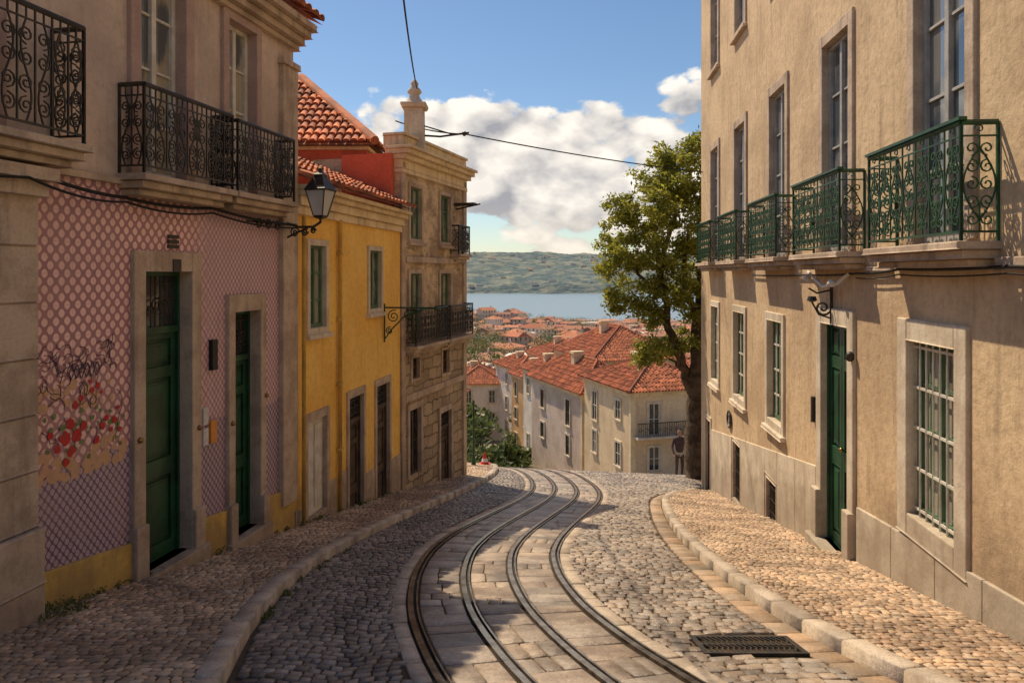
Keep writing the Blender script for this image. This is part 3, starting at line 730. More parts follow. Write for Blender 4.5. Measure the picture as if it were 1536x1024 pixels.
for L_ in(L1,L3,L4,L5):
    a,c=S(L_[0]),S(L_[1])
    if L_ is L1:
        for i in range(1,7): x=a+(c-a)*i/7; b.tube([(x,-.04,L_[2]),(x,-.04,L_[3])],.011,5)
        for k in (.04,.27,.5,.73,.96): z=L_[2]+(L_[3]-L_[2])*k; b.box(a,c,-.05,-.035,z-.012,z+.012)
    else:
        for k in (.25,.5,.75): z=L_[2]+(L_[3]-L_[2])*k; b.box(a+.06,c-.06,-.085,-.065,z-.014,z+.014)
        for k in (.25,.75): x=a+(c-a)*k; b.box(x-.014,x+.014,-.085,-.064,L_[2]+.07,L_[3]-.06)
b.obj('window_grille',m_wframe,F.e)
b=F.mb()
for o in(B1,B2):
    a,c=S(o[0]),S(o[1])
    for i in range(1,7): x=a+(c-a)*i/7; b.tube([(x,-.03,o[2]),(x,-.03,o[3])],.01,4)
    for k in(.2,.5,.8): z=o[2]+(o[3]-o[2])*k; b.tube([(a,-.03,z),(c,-.03,z)],.01,4)
b.obj('basement_grilles',m_iron,F.e)
bf,bg=F.mb(),F.mb()
for o in(B1,B2): window(F,o,.12,1,1,bf,bg,.04,1)
bf.obj('basement_frames',m_bdoor,F.e); bg.obj('basement_glass',m_gld,F.e)
door(F,'front_door',D,.1,m_gdoor,0,True); door(F,'far_door',D2,.1,m_bdoor,.4)
for i,c in enumerate(cs): balcony(F,'balcony_%d'%i,c-.88,c+.85,.24,.27,.88,m_ston,m_giron,1)
b=F.mb(); b.box(S(1.5),S(5.4),0.0,.05,.02,.12); b.box(S(7.25),S(7.9),.0,.03,.03,.07)
b.obj('string_course',m_ston,F.e,bevel=.01)
b=F.mb(); b.box(S(9.62),S(9.70),.0,.05,-1.95,-1.62); b.obj('intercom',m_black,F.e,bevel=.008)
b=F.mb(); n=20; yy=14.1+1.0; b.poly([(S(yy)+.17*math.cos(6.283*i/n),.03,-3.0+.17*math.sin(6.283*i/n)) for i in range(n)])
b.obj('oval_plaque',m_white,F.e)
b=F.mb(); b.tube([(S(yy)+.17*math.cos(6.283*i/n),.035,-3.0+.17*math.sin(6.283*i/n)) for i in range(n+1)],.018,5)
b.tube([(S(yy)+.08*math.cos(6.283*i/n),.035,-3.0+.08*math.sin(6.283*i/n)) for i in range(n+1)],.01,5); b.obj('plaque_rim',m_iron,F.e)
b=F.mb(); b.box(S(1.5),S(18.76),-.3,.25,9,9.2); b.obj('eaves',m_crm,F.e)
b=F.mb(); a=S(8.95)
b.tube([(a,.03,-.15),(a,.03,-.62)],.02,6); b.tube([(x and a,x,z) for x,z in scroll(.13,-.42,.10,1.5,math.pi,1,18)],.014,5)
b.tube([(a,.03,-.55),(a,.18,-.5),(a,.26,-.35)],.012,5); b.tube([(a,.03,-.2),(a,.2,-.24),(a,.30,-.18)],.012,5); b.loft((a,.26,-.35),[(.02,0),(.06,.02),(.045,.07)],10)
b.obj('wall_bracket',m_iron,F.e)
b=F.mb(); b.tube([(S(8.3),.05,.0),(S(8.5),.12,-.12),(S(8.9),.15,-.16),(S(9.4),.1,-.05),(S(9.8),.05,.02)],.02,6)
b.loft((S(8.55),.16,-.16),[(.01,0),(.06,.02),(.04,.07),(.02,.09)],10); b.loft((S(9.55),.14,-.10),[(.01,0),(.06,.02),(.04,.07),(.02,.09)],10)
b.obj('floodlights',m_white,F.e,True)
b=F.mb(); b.loft((S(8.25),.06,-.95),[(.02,-.04),(.045,-.02),(.045,.04),(.02,.07)],10); b.obj('door_bell',m_iron,F.e,True)
def cable(name,pts,r=.012,sag=0,n=14):
    b=MB(); P=[]
    for i in range(len(pts)-1):
        A,Bv=Vector(pts[i]),Vector(pts[i+1])
        for k in range(n):
            t=k/n; q=A.lerp(Bv,t); q.z-=sag*4*t*(1-t); P.append(q)
    P.append(Vector(pts[-1])); b.tube(P,r,6); return b.obj(name,m_cable,None,True)
def LW(y,o,z,x0=-4.83,k=.193):
    L=math.hypot(k,1); return (x0+k*y+o/L, y-k*o/L, z)
def RW(y,o,z): 
    L=math.hypot(.0927,1); return (3.1+.0927*y-o/L, y+.0927*o/L, z)
cable('facade_cable',[LW(3,.12,.76),LW(5.4,.24,.76),LW(6.6,.08,.68),LW(7.9,.08,.70),LW(9.7,.11,.64)],.016,.03)
cable('facade_cable',[LW(3,.13,.66),LW(5.4,.27,.70),LW(6.6,.10,.64),LW(7.9,.09,.65),LW(9.7,.12,.60)],.011,.05)
cable('facade_cable',[RW(3,.06,.03),RW(5.2,.06,.05),RW(7.0,.05,.04),RW(8.1,.04,.0),RW(9.9,.04,-.02),RW(13,.04,-.03)],.014,.012)
cable('facade_cable',[RW(3,.07,-.02),RW(5.2,.07,.0),RW(7.0,.06,-.01),RW(8.1,.05,-.05)],.008,.02)
cable('overhead_wire',[(-.9,5.0,3.3),(-1.93,14.9,3.75)],.012,.25)
cable('overhead_wire',[(-2.45,15.4,3.2),(-.98,15.4,2.92),RW(18.5,0,2.55)],.014,.06)
b=MB(); b.tube([(-2.3,15.3,2.9),(-1.5,15.35,2.86),(-.9,15.4,2.95)],.022,6); b.tube([(-1.95,15.25,3.1),(-1.2,15.4,2.9)],.015,6); b.loft((-1.0,15.4,2.88),[(.02,0),(.05,.03),(.05,.08),(.02,.1)],8); b.obj('wire_bracket',m_iron)
# ------------------------------------------------------------ wall lantern
ln=empty('street_lamp')
wp=Vector(LW(9.55,.03,.62)); nd=Vector((.98,-.19,0)); lc=wp+nd*.50; lc.z=.70
b=MB()
A=lambda d,z:tuple(wp+nd*d+Vector((0,0,z-wp.z)))
al=Vector((.19,.98,0))
b.tube([A(0,.66),A(.2,.60),A(.4,.60),A(.5,.66),A(.5,.72)],.018,6); b.tube([A(0,.45),A(.15,.52),A(.32,.58)],.014,6)
for(c0,z0,R,s_) in((.14,.53,.07,1),(.28,.54,.05,-1),(.40,.55,.04,1)):
    b.tube([A(x,z) for x,z in scroll(c0,z0,R,1.6,0,s_,18)],.011,5)
b.tube([tuple(wp-al*.9),tuple(wp+Vector((0,0,.03)))],.012,5)
for k in range(3):
    b.tube([tuple(wp+al*(-.25-.22*k)+nd*.03+al*x+Vector((0,0,z))) for x,z in scroll(0,-.02,.075,1.6,0,1,16)],.009,5)
b.tube([A(0,.40),A(0,.75)],.02,6)
b.loft((lc.x,lc.y,.70),[(.03,0),(.09,.02),(.095,.045)],4,.5)
b.loft((lc.x,lc.y,1.06),[(.20,0),(.215,.02),(.20,.03),(.12,.14),(.085,.18),(.09,.21),(.05,.24),(.03,.26),(.035,.29),(.0,.32)],4,.5)
for k in range(4):
    an=.5+math.pi/2*k
    b.tube([(lc.x+.092*math.cos(an),lc.y+.092*math.sin(an),.74),(lc.x+.195*math.cos(an),lc.y+.195*math.sin(an),1.07)],.009,5)
b.obj('bracket_and_cage',m_iron,ln)
b=MB(); b.loft((lc.x,lc.y,.745),[(.086,0),(.187,.315)],4,.5); b.obj('glass',m_lg,ln)
b=MB(); b.loft((lc.x,lc.y,.78),[(.02,0),(.03,.05),(.05,.12),(.04,.18),(.0,.2)],10); b.obj('bulb',m_white,ln,True)
# ------------------------------------------------------------ tree
def leaves(name,cl,per,sd,size,mat,parent=None,seed=1):
    r=np.random.default_rng(seed); cl=np.array(cl); n=len(cl)*per
    c=np.repeat(cl[:,:3],per,0); s=np.repeat(cl[:,3],per)[:,None]*sd
    d=r.normal(size=(n,3)); p=c+d*s*np.array([1,1,.75])
    nr=r.normal(size=(n,3))+np.array([0,0,.5]); nr/=np.linalg.norm(nr,axis=1,keepdims=True)
    t=np.cross(nr,r.normal(size=(n,3))); t/=np.linalg.norm(t,axis=1,keepdims=True); q=np.cross(nr,t)
    L=(size*r.uniform(.6,1.3,n))[:,None]; W=L*.42
    V=np.stack([p-t*L,p+q*W,p+t*L,p-q*W],1).reshape(-1,3)
    me=bpy.data.meshes.new(name); me.vertices.add(n*4); me.vertices.foreach_set('co',V.reshape(-1))
    me.loops.add(n*4); me.loops.foreach_set('vertex_index',np.arange(n*4,dtype=np.int32))
    me.polygons.add(n); me.polygons.foreach_set('loop_start',np.arange(0,n*4,4,dtype=np.int32)); me.polygons.foreach_set('loop_total',np.full(n,4,dtype=np.int32))
    me.update(calc_edges=True); me.materials.append(mat); o=bpy.data.objects.new(name,me); COL.objects.link(o); o.parent=parent; return o
tre=empty('street_tree'); TY=20.8
lob=[(4.75,.2,2.7,1.0),(3.8,-.3,2.0,.85),(5.15,.3,1.5,1.1),(3.2,.2,.8,.75),(4.2,-.4,.7,.95),(2.85,0,.25,.5),(3.5,.3,-.5,.7),(4.55,-.2,-.5,.8),(5.25,.1,3.35,.65),(3.05,-.2,1.75,.45),(6.0,.3,.6,1.3),(5.7,.5,2.4,1.0),(4.25,.4,3.0,.5),(4.2,-.2,-2.15,.42),(3.75,.1,-2.25,.3),(4.7,0,-1.9,.4),(3.0,0,-.85,.35),(4.0,0,-1.1,.4),(5.5,-.1,-.8,.7)]
cl=[]
for (x,dy,z,r) in lob:
    k=int(34*r*r)+6
    for i in range(k):
        v=rng.normal(size=3); v/=np.linalg.norm(v); q=r*rng.uniform(.5,1.12)
        cl.append((x+v[0]*q,TY+dy+v[1]*q,z+v[2]*q*.9,rng.uniform(.55,1.2)))
leaves('foliage',cl,80,.135,.07,m_leaf,tre)
b=MB(); bz=float(G(5.2,TY))
def jag(pts,n=6,a=.05):
    P=[]
    for i in range(len(pts)-1):
        A,B=Vector(pts[i]),Vector(pts[i+1])
        for k in range(n): P.append(A.lerp(B,k/n)+Vector((random.uniform(-a,a),random.uniform(-a,a),0)))
    P.append(Vector(pts[-1])); return P
def limb(pts,r0,r1):
    P=jag(pts); n=len(P); b.tube(P,[r0+(r1-r0)*i/(n-1) for i in range(n)],9)
limb([(5.25,TY,bz-.3),(5.2,TY,bz+1.0),(5.2,TY,bz+2.6),(5.3,TY,-1.7),(5.4,TY+.1,.2),(5.5,TY+.2,1.8)],.34,.10)
limb([(5.15,TY,bz+2.4),(4.75,TY-.1,-2.4),(4.4,TY,-1.4),(4.35,TY,-.5),(4.1,TY,.8),(3.9,TY-.1,1.9)],.15,.05)
limb([(4.35,TY,-.6),(3.8,TY,-.3),(3.2,TY+.1,.5)],.07,.03); limb([(4.4,TY,-1.3),(3.8,TY,-1.0),(3.4,TY,-.5)],.05,.02)
limb([(4.2,TY,.2),(4.6,TY+.1,1.6),(4.9,TY+.2,2.8)],.08,.03); limb([(5.3,TY,-1.6),(4.9,TY,-.2),(5.0,TY,1.4)],.12,.04)
limb([(5.1,TY,bz+2.6),(4.6,TY,-2.5),(4.1,TY,-2.2)],.05,.02)
b.obj('trunk_and_limbs',m_bark,tre,True)
# ------------------------------------------------------------ person
pe=empty('person'); px,py=5.62,24.6; pz=float(G(px,py))
def skin(name,V,E,R,mat,root=0):
    me=bpy.data.meshes.new(name); me.from_pydata([(px+v[0],py+v[1],pz+v[2]) for v in V],E,[]); o=bpy.data.objects.new(name,me); COL.objects.link(o); o.parent=pe
    m=o.modifiers.new('s','SKIN')
    for i,r in enumerate(R): me.skin_vertices[0].data[i].radius=(r,r*.8)
    me.skin_vertices[0].data[root].use_root=True
    s=o.modifiers.new('ss','SUBSURF'); s.levels=2; s.render_levels=2; me.materials.append(mat); return o
skin('torso_and_arms',[(0,0,.95),(0,0,1.15),(0,0,1.38),(-.19,0,1.42),(-.25,-.02,1.15),(-.22,-.16,.95),(.19,0,1.42),(.26,.02,1.15),(.28,-.05,.92),(0,0,1.5)],[(0,1),(1,2),(2,3),(3,4),(4,5),(2,6),(6,7),(7,8),(2,9)],[.15,.15,.16,.07,.05,.04,.07,.05,.04,.07],m_cloth)
skin('legs',[(0,0,.95),(-.09,0,.86),(-.11,-.06,.48),(-.11,.03,.08),(-.11,-.12,.04),(.09,0,.86),(.11,.05,.48),(.11,.16,.1),(.11,.02,.04)],[(0,1),(1,2),(2,3),(3,4),(0,5),(5,6),(6,7),(7,8)],[.13,.1,.065,.045,.04,.1,.065,.045,.04],m_cloth2)
skin('head',[(0,0,1.48),(0,0,1.58),(0,-.01,1.66),(0,-.01,1.74)],[(0,1),(1,2),(2,3)],[.05,.07,.09,.06],m_skin)
skin('hair',[(0,.03,1.62),(0,.04,1.70),(0,.01,1.78)],[(0,1),(1,2)],[.07,.09,.07],m_hair)
skin('hands',[(-.22,-.17,.94),(-.21,-.22,.87)],[(0,1)],[.035,.03],m_skin)
skin('bag',[(.3,.03,1.2),(.33,.05,1.0),(.33,.05,.8)],[(0,1),(1,2)],[.05,.12,.12],m_redp)
tc=empty('traffic_cone'); cx,cy=-.78,21.0; cz=float(G(cx,cy))+.12
b=MB(); b.box(cx-.15,cx+.15,cy-.15,cy+.15,cz,cz+.03); b.loft((cx,cy,cz+.03),[(.11,0),(.10,.06)],14); b.loft((cx,cy,cz+.18),[(.065,0),(.02,.16)],14); b.obj('body',m_redp,tc)
b=MB(); b.loft((cx,cy,cz+.09),[(.10,0),(.066,.09)],14); b.obj('reflective_band',m_white,tc)
sp=empty('lamp_post'); cx,cy=-1.08,20.6; cz=float(G(cx,cy))+.1
b=MB(); b.loft((cx,cy,cz),[(.07,0),(.06,.2),(.03,.3),(.028,1.75),(.04,1.8),(.0,1.86)],8); b.tube([(cx,cy,cz+1.7),(cx-.12,cy,cz+1.82),(cx-.3,cy,cz+1.78)],.015,5); b.obj('post',m_giron,sp)
# ------------------------------------------------------------ terrain
ys=np.concatenate([np.linspace(-30,28,59),28+np.cumsum(1.2*1.055**np.arange(1,92))]); ys=ys[ys<2900]
xs=np.concatenate([-np.geomspace(9,2600,34)[::-1],np.linspace(-8,9,18),np.geomspace(10,2600,34)])
X,Y=np.meshgrid(xs,ys); Z=G(X,Y)-.06-.25*np.clip((np.abs(X-1)-7)/20,0,1)*(Y>20)
V=np.stack([X,Y,Z],-1).reshape(-1,3); nx=len(xs)
Fq=[(i*nx+j,i*nx+j+1,(i+1)*nx+j+1,(i+1)*nx+j) for i in range(len(ys)-1) for j in range(nx-1)]
m_ter=M('earth_and_scrub',(.26,.21,.15),(.14,.135,.08),ns=.05,bs=.5,bstr=.3,bd=1)
mesh('ground',V,Fq,m_ter,None,True)
m,nt,bb=mk('river_water'); bb.inputs['Base Color'].default_value=(.22,.31,.36,1); bb.inputs['Roughness'].default_value=.32
bump(nt,bb,noise(nt,objco(nt,(.02,.12,1)),1,5,.6),.6,3)
WZ=-65
mesh('river_water',[(-6000,800,WZ),(6000,800,WZ),(6000,6500,WZ),(-6000,6500,WZ)],[(0,1,2,3)],m)
def fbm(x,y,seed,oct=6):
    r=np.random.default_rng(seed); z=0*x; a=1; f=1
    for o in range(oct):
        for k in range(3):
            th=r.uniform(0,6.28); ph=r.uniform(0,6.28); z=z+a*np.sin((x*math.cos(th)+y*math.sin(th))*f+ph)/3
        a*=.55; f*=2.05
    return z
hx=np.linspace(-3800,3800,620); hy=np.linspace(2350,4600,120); X,Y=np.meshgrid(hx,hy)
t=np.clip((Y-2380)/900,0,1); shelf=np.clip((Y-2370)/50,0,1)*9
Z=WZ-2+shelf+ (128+20*fbm(X/700,Y/900,5)+8*fbm(X/160,Y/200,8)+9*np.clip(X/900,-1,.5))*(t**.7)*(.8+.2*np.tanh((X+900)/500))+16*np.abs(fbm(X/110,Y/150,11,5))*t**.4+3.5*np.abs(fbm(X/22,Y/40,14,3))
V=np.stack([X,Y,Z],-1).reshape(-1,3); nx=len(hx)
Fq=[(i*nx+j,i*nx+j+1,(i+1)*nx+j+1,(i+1)*nx+j) for i in range(len(hy)-1) for j in range(nx-1)]
m,nt,bb=mk('hazy_hillside'); co=objco(nt,(1,1,3))
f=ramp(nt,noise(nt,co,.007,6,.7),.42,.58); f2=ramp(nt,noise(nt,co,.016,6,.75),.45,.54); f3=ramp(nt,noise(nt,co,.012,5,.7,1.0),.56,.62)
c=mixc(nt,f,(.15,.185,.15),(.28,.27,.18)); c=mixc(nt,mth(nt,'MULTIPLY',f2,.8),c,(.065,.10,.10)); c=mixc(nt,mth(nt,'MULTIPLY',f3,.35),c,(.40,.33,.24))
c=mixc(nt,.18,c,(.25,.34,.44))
nt.links.new(c,bb.inputs['Base Color']); bb.inputs['Roughness'].default_value=1; bb.inputs['Specular IOR Level'].default_value=0
bump(nt,bb,noise(nt,co,.03,4),.8,16)
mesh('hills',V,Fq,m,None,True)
def town_mats():
    m,nt,b=mk('town_walls'); g=nt.nodes.new('ShaderNodeNewGeometry')
    cr=nt.nodes.new('ShaderNodeValToRGB'); cr.color_ramp.interpolation='CONSTANT'
    E=cr.color_ramp.elements; E[0].color=(.76,.66,.53,1); E[1].position=.3; E[1].color=(.72,.52,.34,1)
    for p,c in((.45,(.80,.73,.63,1)),(.7,(.60,.41,.25,1)),(.8,(.68,.45,.36,1)),(.9,(.50,.42,.34,1))): e=E.new(p); e.color=c
    nt.links.new(g.outputs['Random Per Island'],cr.inputs[0])
    c=mixc(nt,mth(nt,'MULTIPLY',ramp(nt,noise(nt,objco(nt),.35,5,.75),.45,.7),.4),cr.outputs[0],(.36,.29,.22))
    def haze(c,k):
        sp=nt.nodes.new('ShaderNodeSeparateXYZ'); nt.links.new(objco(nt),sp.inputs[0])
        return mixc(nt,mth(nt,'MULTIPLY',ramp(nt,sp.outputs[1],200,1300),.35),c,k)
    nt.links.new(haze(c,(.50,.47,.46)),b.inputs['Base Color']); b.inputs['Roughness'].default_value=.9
    m2,nt,b=mk('town_roofs'); g=nt.nodes.new('ShaderNodeNewGeometry')
    cr=nt.nodes.new('ShaderNodeValToRGB'); cr.color_ramp.interpolation='LINEAR'
    E=cr.color_ramp.elements; E[0].color=(.54,.17,.08,1); E[1].color=(.28,.125,.085,1)
    for p,c in((.35,(.64,.25,.12,1)),(.55,(.46,.15,.08,1)),(.75,(.54,.27,.16,1))): e=E.new(p); e.color=c
    nt.links.new(g.outputs['Random Per Island'],cr.inputs[0])
    c=mixc(nt,mth(nt,'MULTIPLY',ramp(nt,noise(nt,objco(nt),.9,6,.75),.40,.65),.55),cr.outputs[0],(.24,.11,.07))
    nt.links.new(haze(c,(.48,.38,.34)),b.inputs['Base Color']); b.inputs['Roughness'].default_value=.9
    return m,m2
m_tw,m_tr=town_mats()
W,R,Dk=MB(),MB(),MB()
def thouse(cx,cy,bz,w,d,h,rh,yaw,win=True,W=W,R=R,Dk=Dk,flat=False,fl=3):
    ca,sa=math.cos(yaw),math.sin(yaw)
    T=lambda x,y,z:(cx+x*ca-y*sa,cy+x*sa+y*ca,bz+z)
    a,c=w/2,d/2
    n=len(W.v); W.v+=[T(-a,-c,-6),T(a,-c,-6),T(a,c,-6),T(-a,c,-6),T(-a,-c,h),T(a,-c,h),T(a,c,h),T(-a,c,h)]
    W.f+=[(n,n+1,n+5,n+4),(n+1,n+2,n+6,n+5),(n+2,n+3,n+7,n+6),(n+3,n,n+4,n+7),(n+4,n+5,n+6,n+7)]
    if not flat:
        e=.35 if w<30 else 1; A,C=a+e,c+e; n=len(R.v)
        gb=.9 if random.random()<.5 else .1
        if w>d: r1,r2=T(-a+c*gb,0,h+rh),T(a-c*gb,0,h+rh)
        else: r1,r2=T(0,-c+a*gb,h+rh),T(0,c-a*gb,h+rh)
        h2=h+.03
        R.v+=[T(-A,-C,h2),T(A,-C,h2),T(A,C,h2),T(-A,C,h2),r1,r2]
        if w>d: R.f+=[(n,n+1,n+5,n+4),(n+1,n+2,n+5),(n+2,n+3,n+4,n+5),(n+3,n,n+4)]
        else: R.f+=[(n,n+1,n+4),(n+1,n+2,n+5,n+4),(n+2,n+3,n+5),(n+3,n,n+4,n+5)]
    if win:
        for face in range(2):
            L=w if face==0 else d; k=max(2,int(L/2.6))
            for f in range(fl):
                z0=h-1.9-f*2.9
                for i in range(k):
                    x=-L/2+L*(i+.5)/k; q=.45; o=.04
                    if face==0: P=[T(x-q,-c-o,z0),T(x+q,-c-o,z0),T(x+q,-c-o,z0+1.4),T(x-q,-c-o,z0+1.4)]
                    else: 
                        s=-a-o if cx>0 else a+o
                        P=[T(s,x-q,z0),T(s,x+q,z0),T(s,x+q,z0+1.4),T(s,x-q,z0+1.4)]
                    n=len(Dk.v); Dk.v+=P; Dk.f.append((n,n+1,n+2,n+3))
rt=random.Random(11)
y=108; tcl=[]
while y<890:
    st=9+y*.022; x=-.42*y-25
    while x<.50*y+25:
        w=rt.uniform(6,13)*(1+y/900*.2); d=rt.uniform(6,10)*(1+y/900*.2)
        xx=x+w/2; yy=y+rt.uniform(-5,5)
        q=rt.random()
        if q<.84:
            h=rt.uniform(4.5,12.0)*(1.0 if y>200 else .72)*(1 if y<750 else .75)
            yaw=rt.choice([.2,-.3,.5,1.2,.9])+rt.uniform(-.25,.25)
            thouse(xx,yy,float(G(xx,yy)),w,d,h,rt.uniform(1.2,2.4),yaw,y<620,flat=rt.random()<.24)
            if rt.random()<.6:
                hz=float(G(xx,yy))+h; n=len(W.v); q2=.6
                W.v+=[(xx+1+i*q2,yy+j*q2,hz+k*3) for k in(0,1) for j in(0,1) for i in(0,1)]
                W.f+=[(n+4,n+5,n+7,n+6),(n,n+1,n+5,n+4),(n+1,n+3,n+7,n+5),(n+2,n,n+4,n+6),(n+3,n+2,n+6,n+7)]
            if rt.random()<.3: thouse(xx+rt.uniform(-3,3),yy-3,float(G(xx,yy)),w*.5,d*.6,h*.6,1.2,yaw,y<400,flat=rt.random()<.4)
        if q>.76:
            for k in range(10): tcl.append((xx+rt.gauss(0,w*.3),yy+rt.gauss(0,3),float(G(xx,yy))+rt.uniform(2,11),rt.uniform(.9,1.5)*(1+y/500)))
        x+=w*rt.uniform(.95,1.3)
    y+=st
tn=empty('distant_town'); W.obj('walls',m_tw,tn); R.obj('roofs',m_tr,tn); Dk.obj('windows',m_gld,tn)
W2,R2_,D2_=MB(),MB(),MB()
for i in range(190):
    xx=rt.gauss(500,420) if i<110 else rt.uniform(-2200,2200); yy=rt.uniform(2400,3350)
    j=int(np.argmin(abs(hx-xx))); k=int(np.argmin(abs(hy-yy))); thouse(xx,yy,float(Z[k,j]),rt.uniform(9,24),12,rt.uniform(5,10),3,0,False,W2,R2_,D2_,flat=rt.random()<.75)
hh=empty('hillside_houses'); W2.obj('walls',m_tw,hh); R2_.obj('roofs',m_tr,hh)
for (xx,yy,zz,s) in((-14,170,-20,3),(-9,180,-20,3),(-18,230,-24,4),(-12,240,-24,4),(-6,235,-25,3.5),(14,300,-29,4),(-3.4,62,-14.5,1.3),(-2.6,58,-15,1.2),(-1.6,56,-15.2,1.0),(-3.8,66,-13.2,1.3),(22,110,-21,2.2),(24,112,-20,2.2),(-3.2,52,-13.8,.9),(-2.4,50,-14.2,.8),(-15,300,-26,5),(-24,310,-24,5),(-8,305,-28,4),(1.3,85,-19,1.4),(-20,420,-36,6),(-34,430,-35,6),(18,330,-30,5),(-26,900,-60,8),(.3,70,-17.5,.8),(-.6,66,-16.8,.8)):
    for k in range(16): tcl.append((xx+rt.gauss(0,s*.7),yy+rt.gauss(0,s*.7),zz+rt.gauss(0,s*.6),s*.8))
leaves('town_trees',tcl,60,.5,.33,m_leafd,None,5)
# ------------------------------------------------------------ mid-distance townhouses
def house(name,cx,cy,bz,w,d,h,rh,yaw,mw,bays,floors,balc=False,sidebays=2,gable=False,fmat=None):
    e=empty(name,Matrix.Translation((cx,cy,bz))@Matrix.Rotation(yaw,4,'Z'))
    b=MB(); a,c=w/2,d/2; b.box(-a,a,-c,c,-5,h); b.obj('walls',mw,e)
    b=MB(); b.box(-a-.12,a+.12,-c-.12,c+.12,h,h+.18); b.box(-a-.22,a+.22,-c-.22,c+.22,h+.182,h+.3)
    b.box(a-.3,a+.06,-c-.05,-c+.3,-5,h-.002); b.box(-a-.06,-a+.3,-c-.05,-c+.3,-5,h-.002)
    b.obj('cornice',m_crm,e,bevel=.02)
    b=MB(); A,C=a+.4,c+.4; H=h+.32
    P=[(-A,-C,H),(A,-C,H),(A,C,H),(-A,C,H)]
    if gable: r1,r2=(0,-C,H+rh),(0,C,H+rh)
    elif w>d: r1,r2=(-a+c,0,H+rh),(a-c,0,H+rh)
    else: r1,r2=(0,-c+a,H+rh),(0,c-a,H+rh)
    if w>d and not gable: fs=[(P[0],P[1],r2,r1),(P[1],P[2],r2),(P[2],P[3],r1,r2),(P[3],P[0],r1)]
    else: fs=[(P[0],P[1],r1),(P[1],P[2],r2,r1),(P[2],P[3],r2),(P[3],P[0],r1,r2)]
    for f in fs: b.poly(f)
    b.obj('roof_deck',m_tile,e)
    b=MB()
    for f in fs:
        p0,p1=Vector(f[0]),Vector(f[1]); qa=Vector(f[3] if len(f)==4 else f[2]); qb=Vector(f[2])
        L=(p1-p0).length; dd=(p1-p0)/L; t0=(qa-p0).dot(dd); t1=(qb-p0).dot(dd); hv=qa-(p0+dd*t0)
        n=max(4,int(L/.24))
        for i in range(n+1):
            x=L*(i+.5)/(n+1); fr=1
            if x<t0: fr=x/t0
            elif x>t1: fr=(L-x)/(L-t1)
            if fr<.03: continue
            u=p0+dd*x; segs=max(1,int(hv.length*fr/.45))
            for k in range(segs):
                A0=u+hv*(fr*k/segs)+Vector((0,0,.05)); B0=u+hv*(fr*(k+1)/segs)+Vector((0,0,.015))
                b.tube([A0,B0],[.085,.07],5,False)
    for f in ((f[0],f[-1]) for f in fs): b.tube([Vector(f[0])+Vector((0,0,.06)),Vector(f[1])+Vector((0,0,.08))],.12,6)
    b.tube([Vector(r1)+Vector((0,0,.08)),Vector(r2)+Vector((0,0,.08))],.12,6)
    b.obj('roof_tiles',m_tile,e)
    tr,fr,gl=MB(),MB(),MB()
    def win(face,x,z0,z1,q):
        def bx(B,x0,x1,o0,o1,za,zb):
            if face==0: B.box(x0,x1,-c-o1,-c-o0,za,zb)
            else: B.box(-a-o1,-a-o0,x0,x1,za,zb)
        bx(gl,x-q,x+q,0,.02,z0,z1)
        for s in(-1,1): bx(tr,x+s*(q+.07)-.07,x+s*(q+.07)+.07,0,.09,z0-.1,z1+.15)
        bx(tr,x-q,x+q,0,.088,z1,z1+.15); bx(tr,x-q-.2,x+q+.2,0,.15,z0-.2,z0-.1)
        bx(fr,x-.03,x+.03,.02,.05,z0,z1); bx(fr,x-q,x+q,.02,.048,(z0+z1)/2-.02,(z0+z1)/2+.02)
        for s in(-1,1): bx(fr,x+s*(q-.03)-.03,x+s*(q-.03)+.03,.02,.052,z0,z1)
    for f in range(floors):
        z1=h-.55-f*2.9
        for i in range(bays):
            x=-a+w*(i+.5)/bays; win(0,x,z1-(1.5 if not(balc and f==0) else 2.0),z1,.4)
        for i in range(sidebays):
            if random.random()<.15: continue
            x=-c+d*(i+.5)/sidebays; win(1,x,z1-random.choice([1.5,1.5,1.2,2.0]),z1,random.choice([.4,.34]))
    tr.obj('window_surrounds',m_stonw,e); fr.obj('window_frames',fmat or m_wframe,e); gl.obj('window_glass',m_gld,e)
    if balc:
        zz=h-.55-2.05; b=MB(); b.box(-a+.1,a-.1,-c-.75,-c,zz-.15,zz); b.obj('balcony_slab',m_stonw,e)
        b=MB(); b.box(-a+.1,a-.1,-c-.75,-c-.70,zz+.9,zz+.95)
        k=int(w/.14)
        for i in range(k+1): x=-a+.12+(w-.24)*i/k; b.box(x-.012,x+.012,-c-.74,-c-.71,zz,zz+.9)
        for i in range(int(w/.45)):
            x=-a+.3+i*.45; b.tube([(xx_,-c-.725,zz_) for xx_,zz_ in scroll(x,zz+.45,.17,1.2,0,1,10)],.02,4)
        b.obj('balcony_railing',m_iron,e)
    b=MB(); b.box(-a*.35,-a*.35+.9,-.3,.3,h+.3,h+rh+.7); b.box(-a*.35-.08,-a*.35+.98,-.38,.38,h+rh+.702,h+rh+.85); b.obj('chimney',m_crm,e,bevel=.02)
    return e
m_hw=M('house_cream_wall',(.80,.62,.40),(.66,.49,.31),streak=(.32,.24,.16),sa=.45,ns=.4,bs=10)
m_hw2=M('house_pale_wall',(.74,.58,.47),(.58,.44,.34),streak=(.30,.22,.17),sa=.5,ns=.5,bs=10)
m_hw3=M('house_white_wall',(.80,.73,.64),(.66,.58,.48),streak=(.35,.29,.24),sa=.45,ns=.4,bs=10)
m_hw4=M('house_ochre_wall',(.72,.46,.22),(.60,.36,.17),streak=(.3,.2,.12),sa=.45,ns=.4,bs=10)
m_hw5=M('house_rose_wall',(.66,.40,.31),(.54,.32,.25),streak=(.3,.2,.16),sa=.45,ns=.4,bs=10)
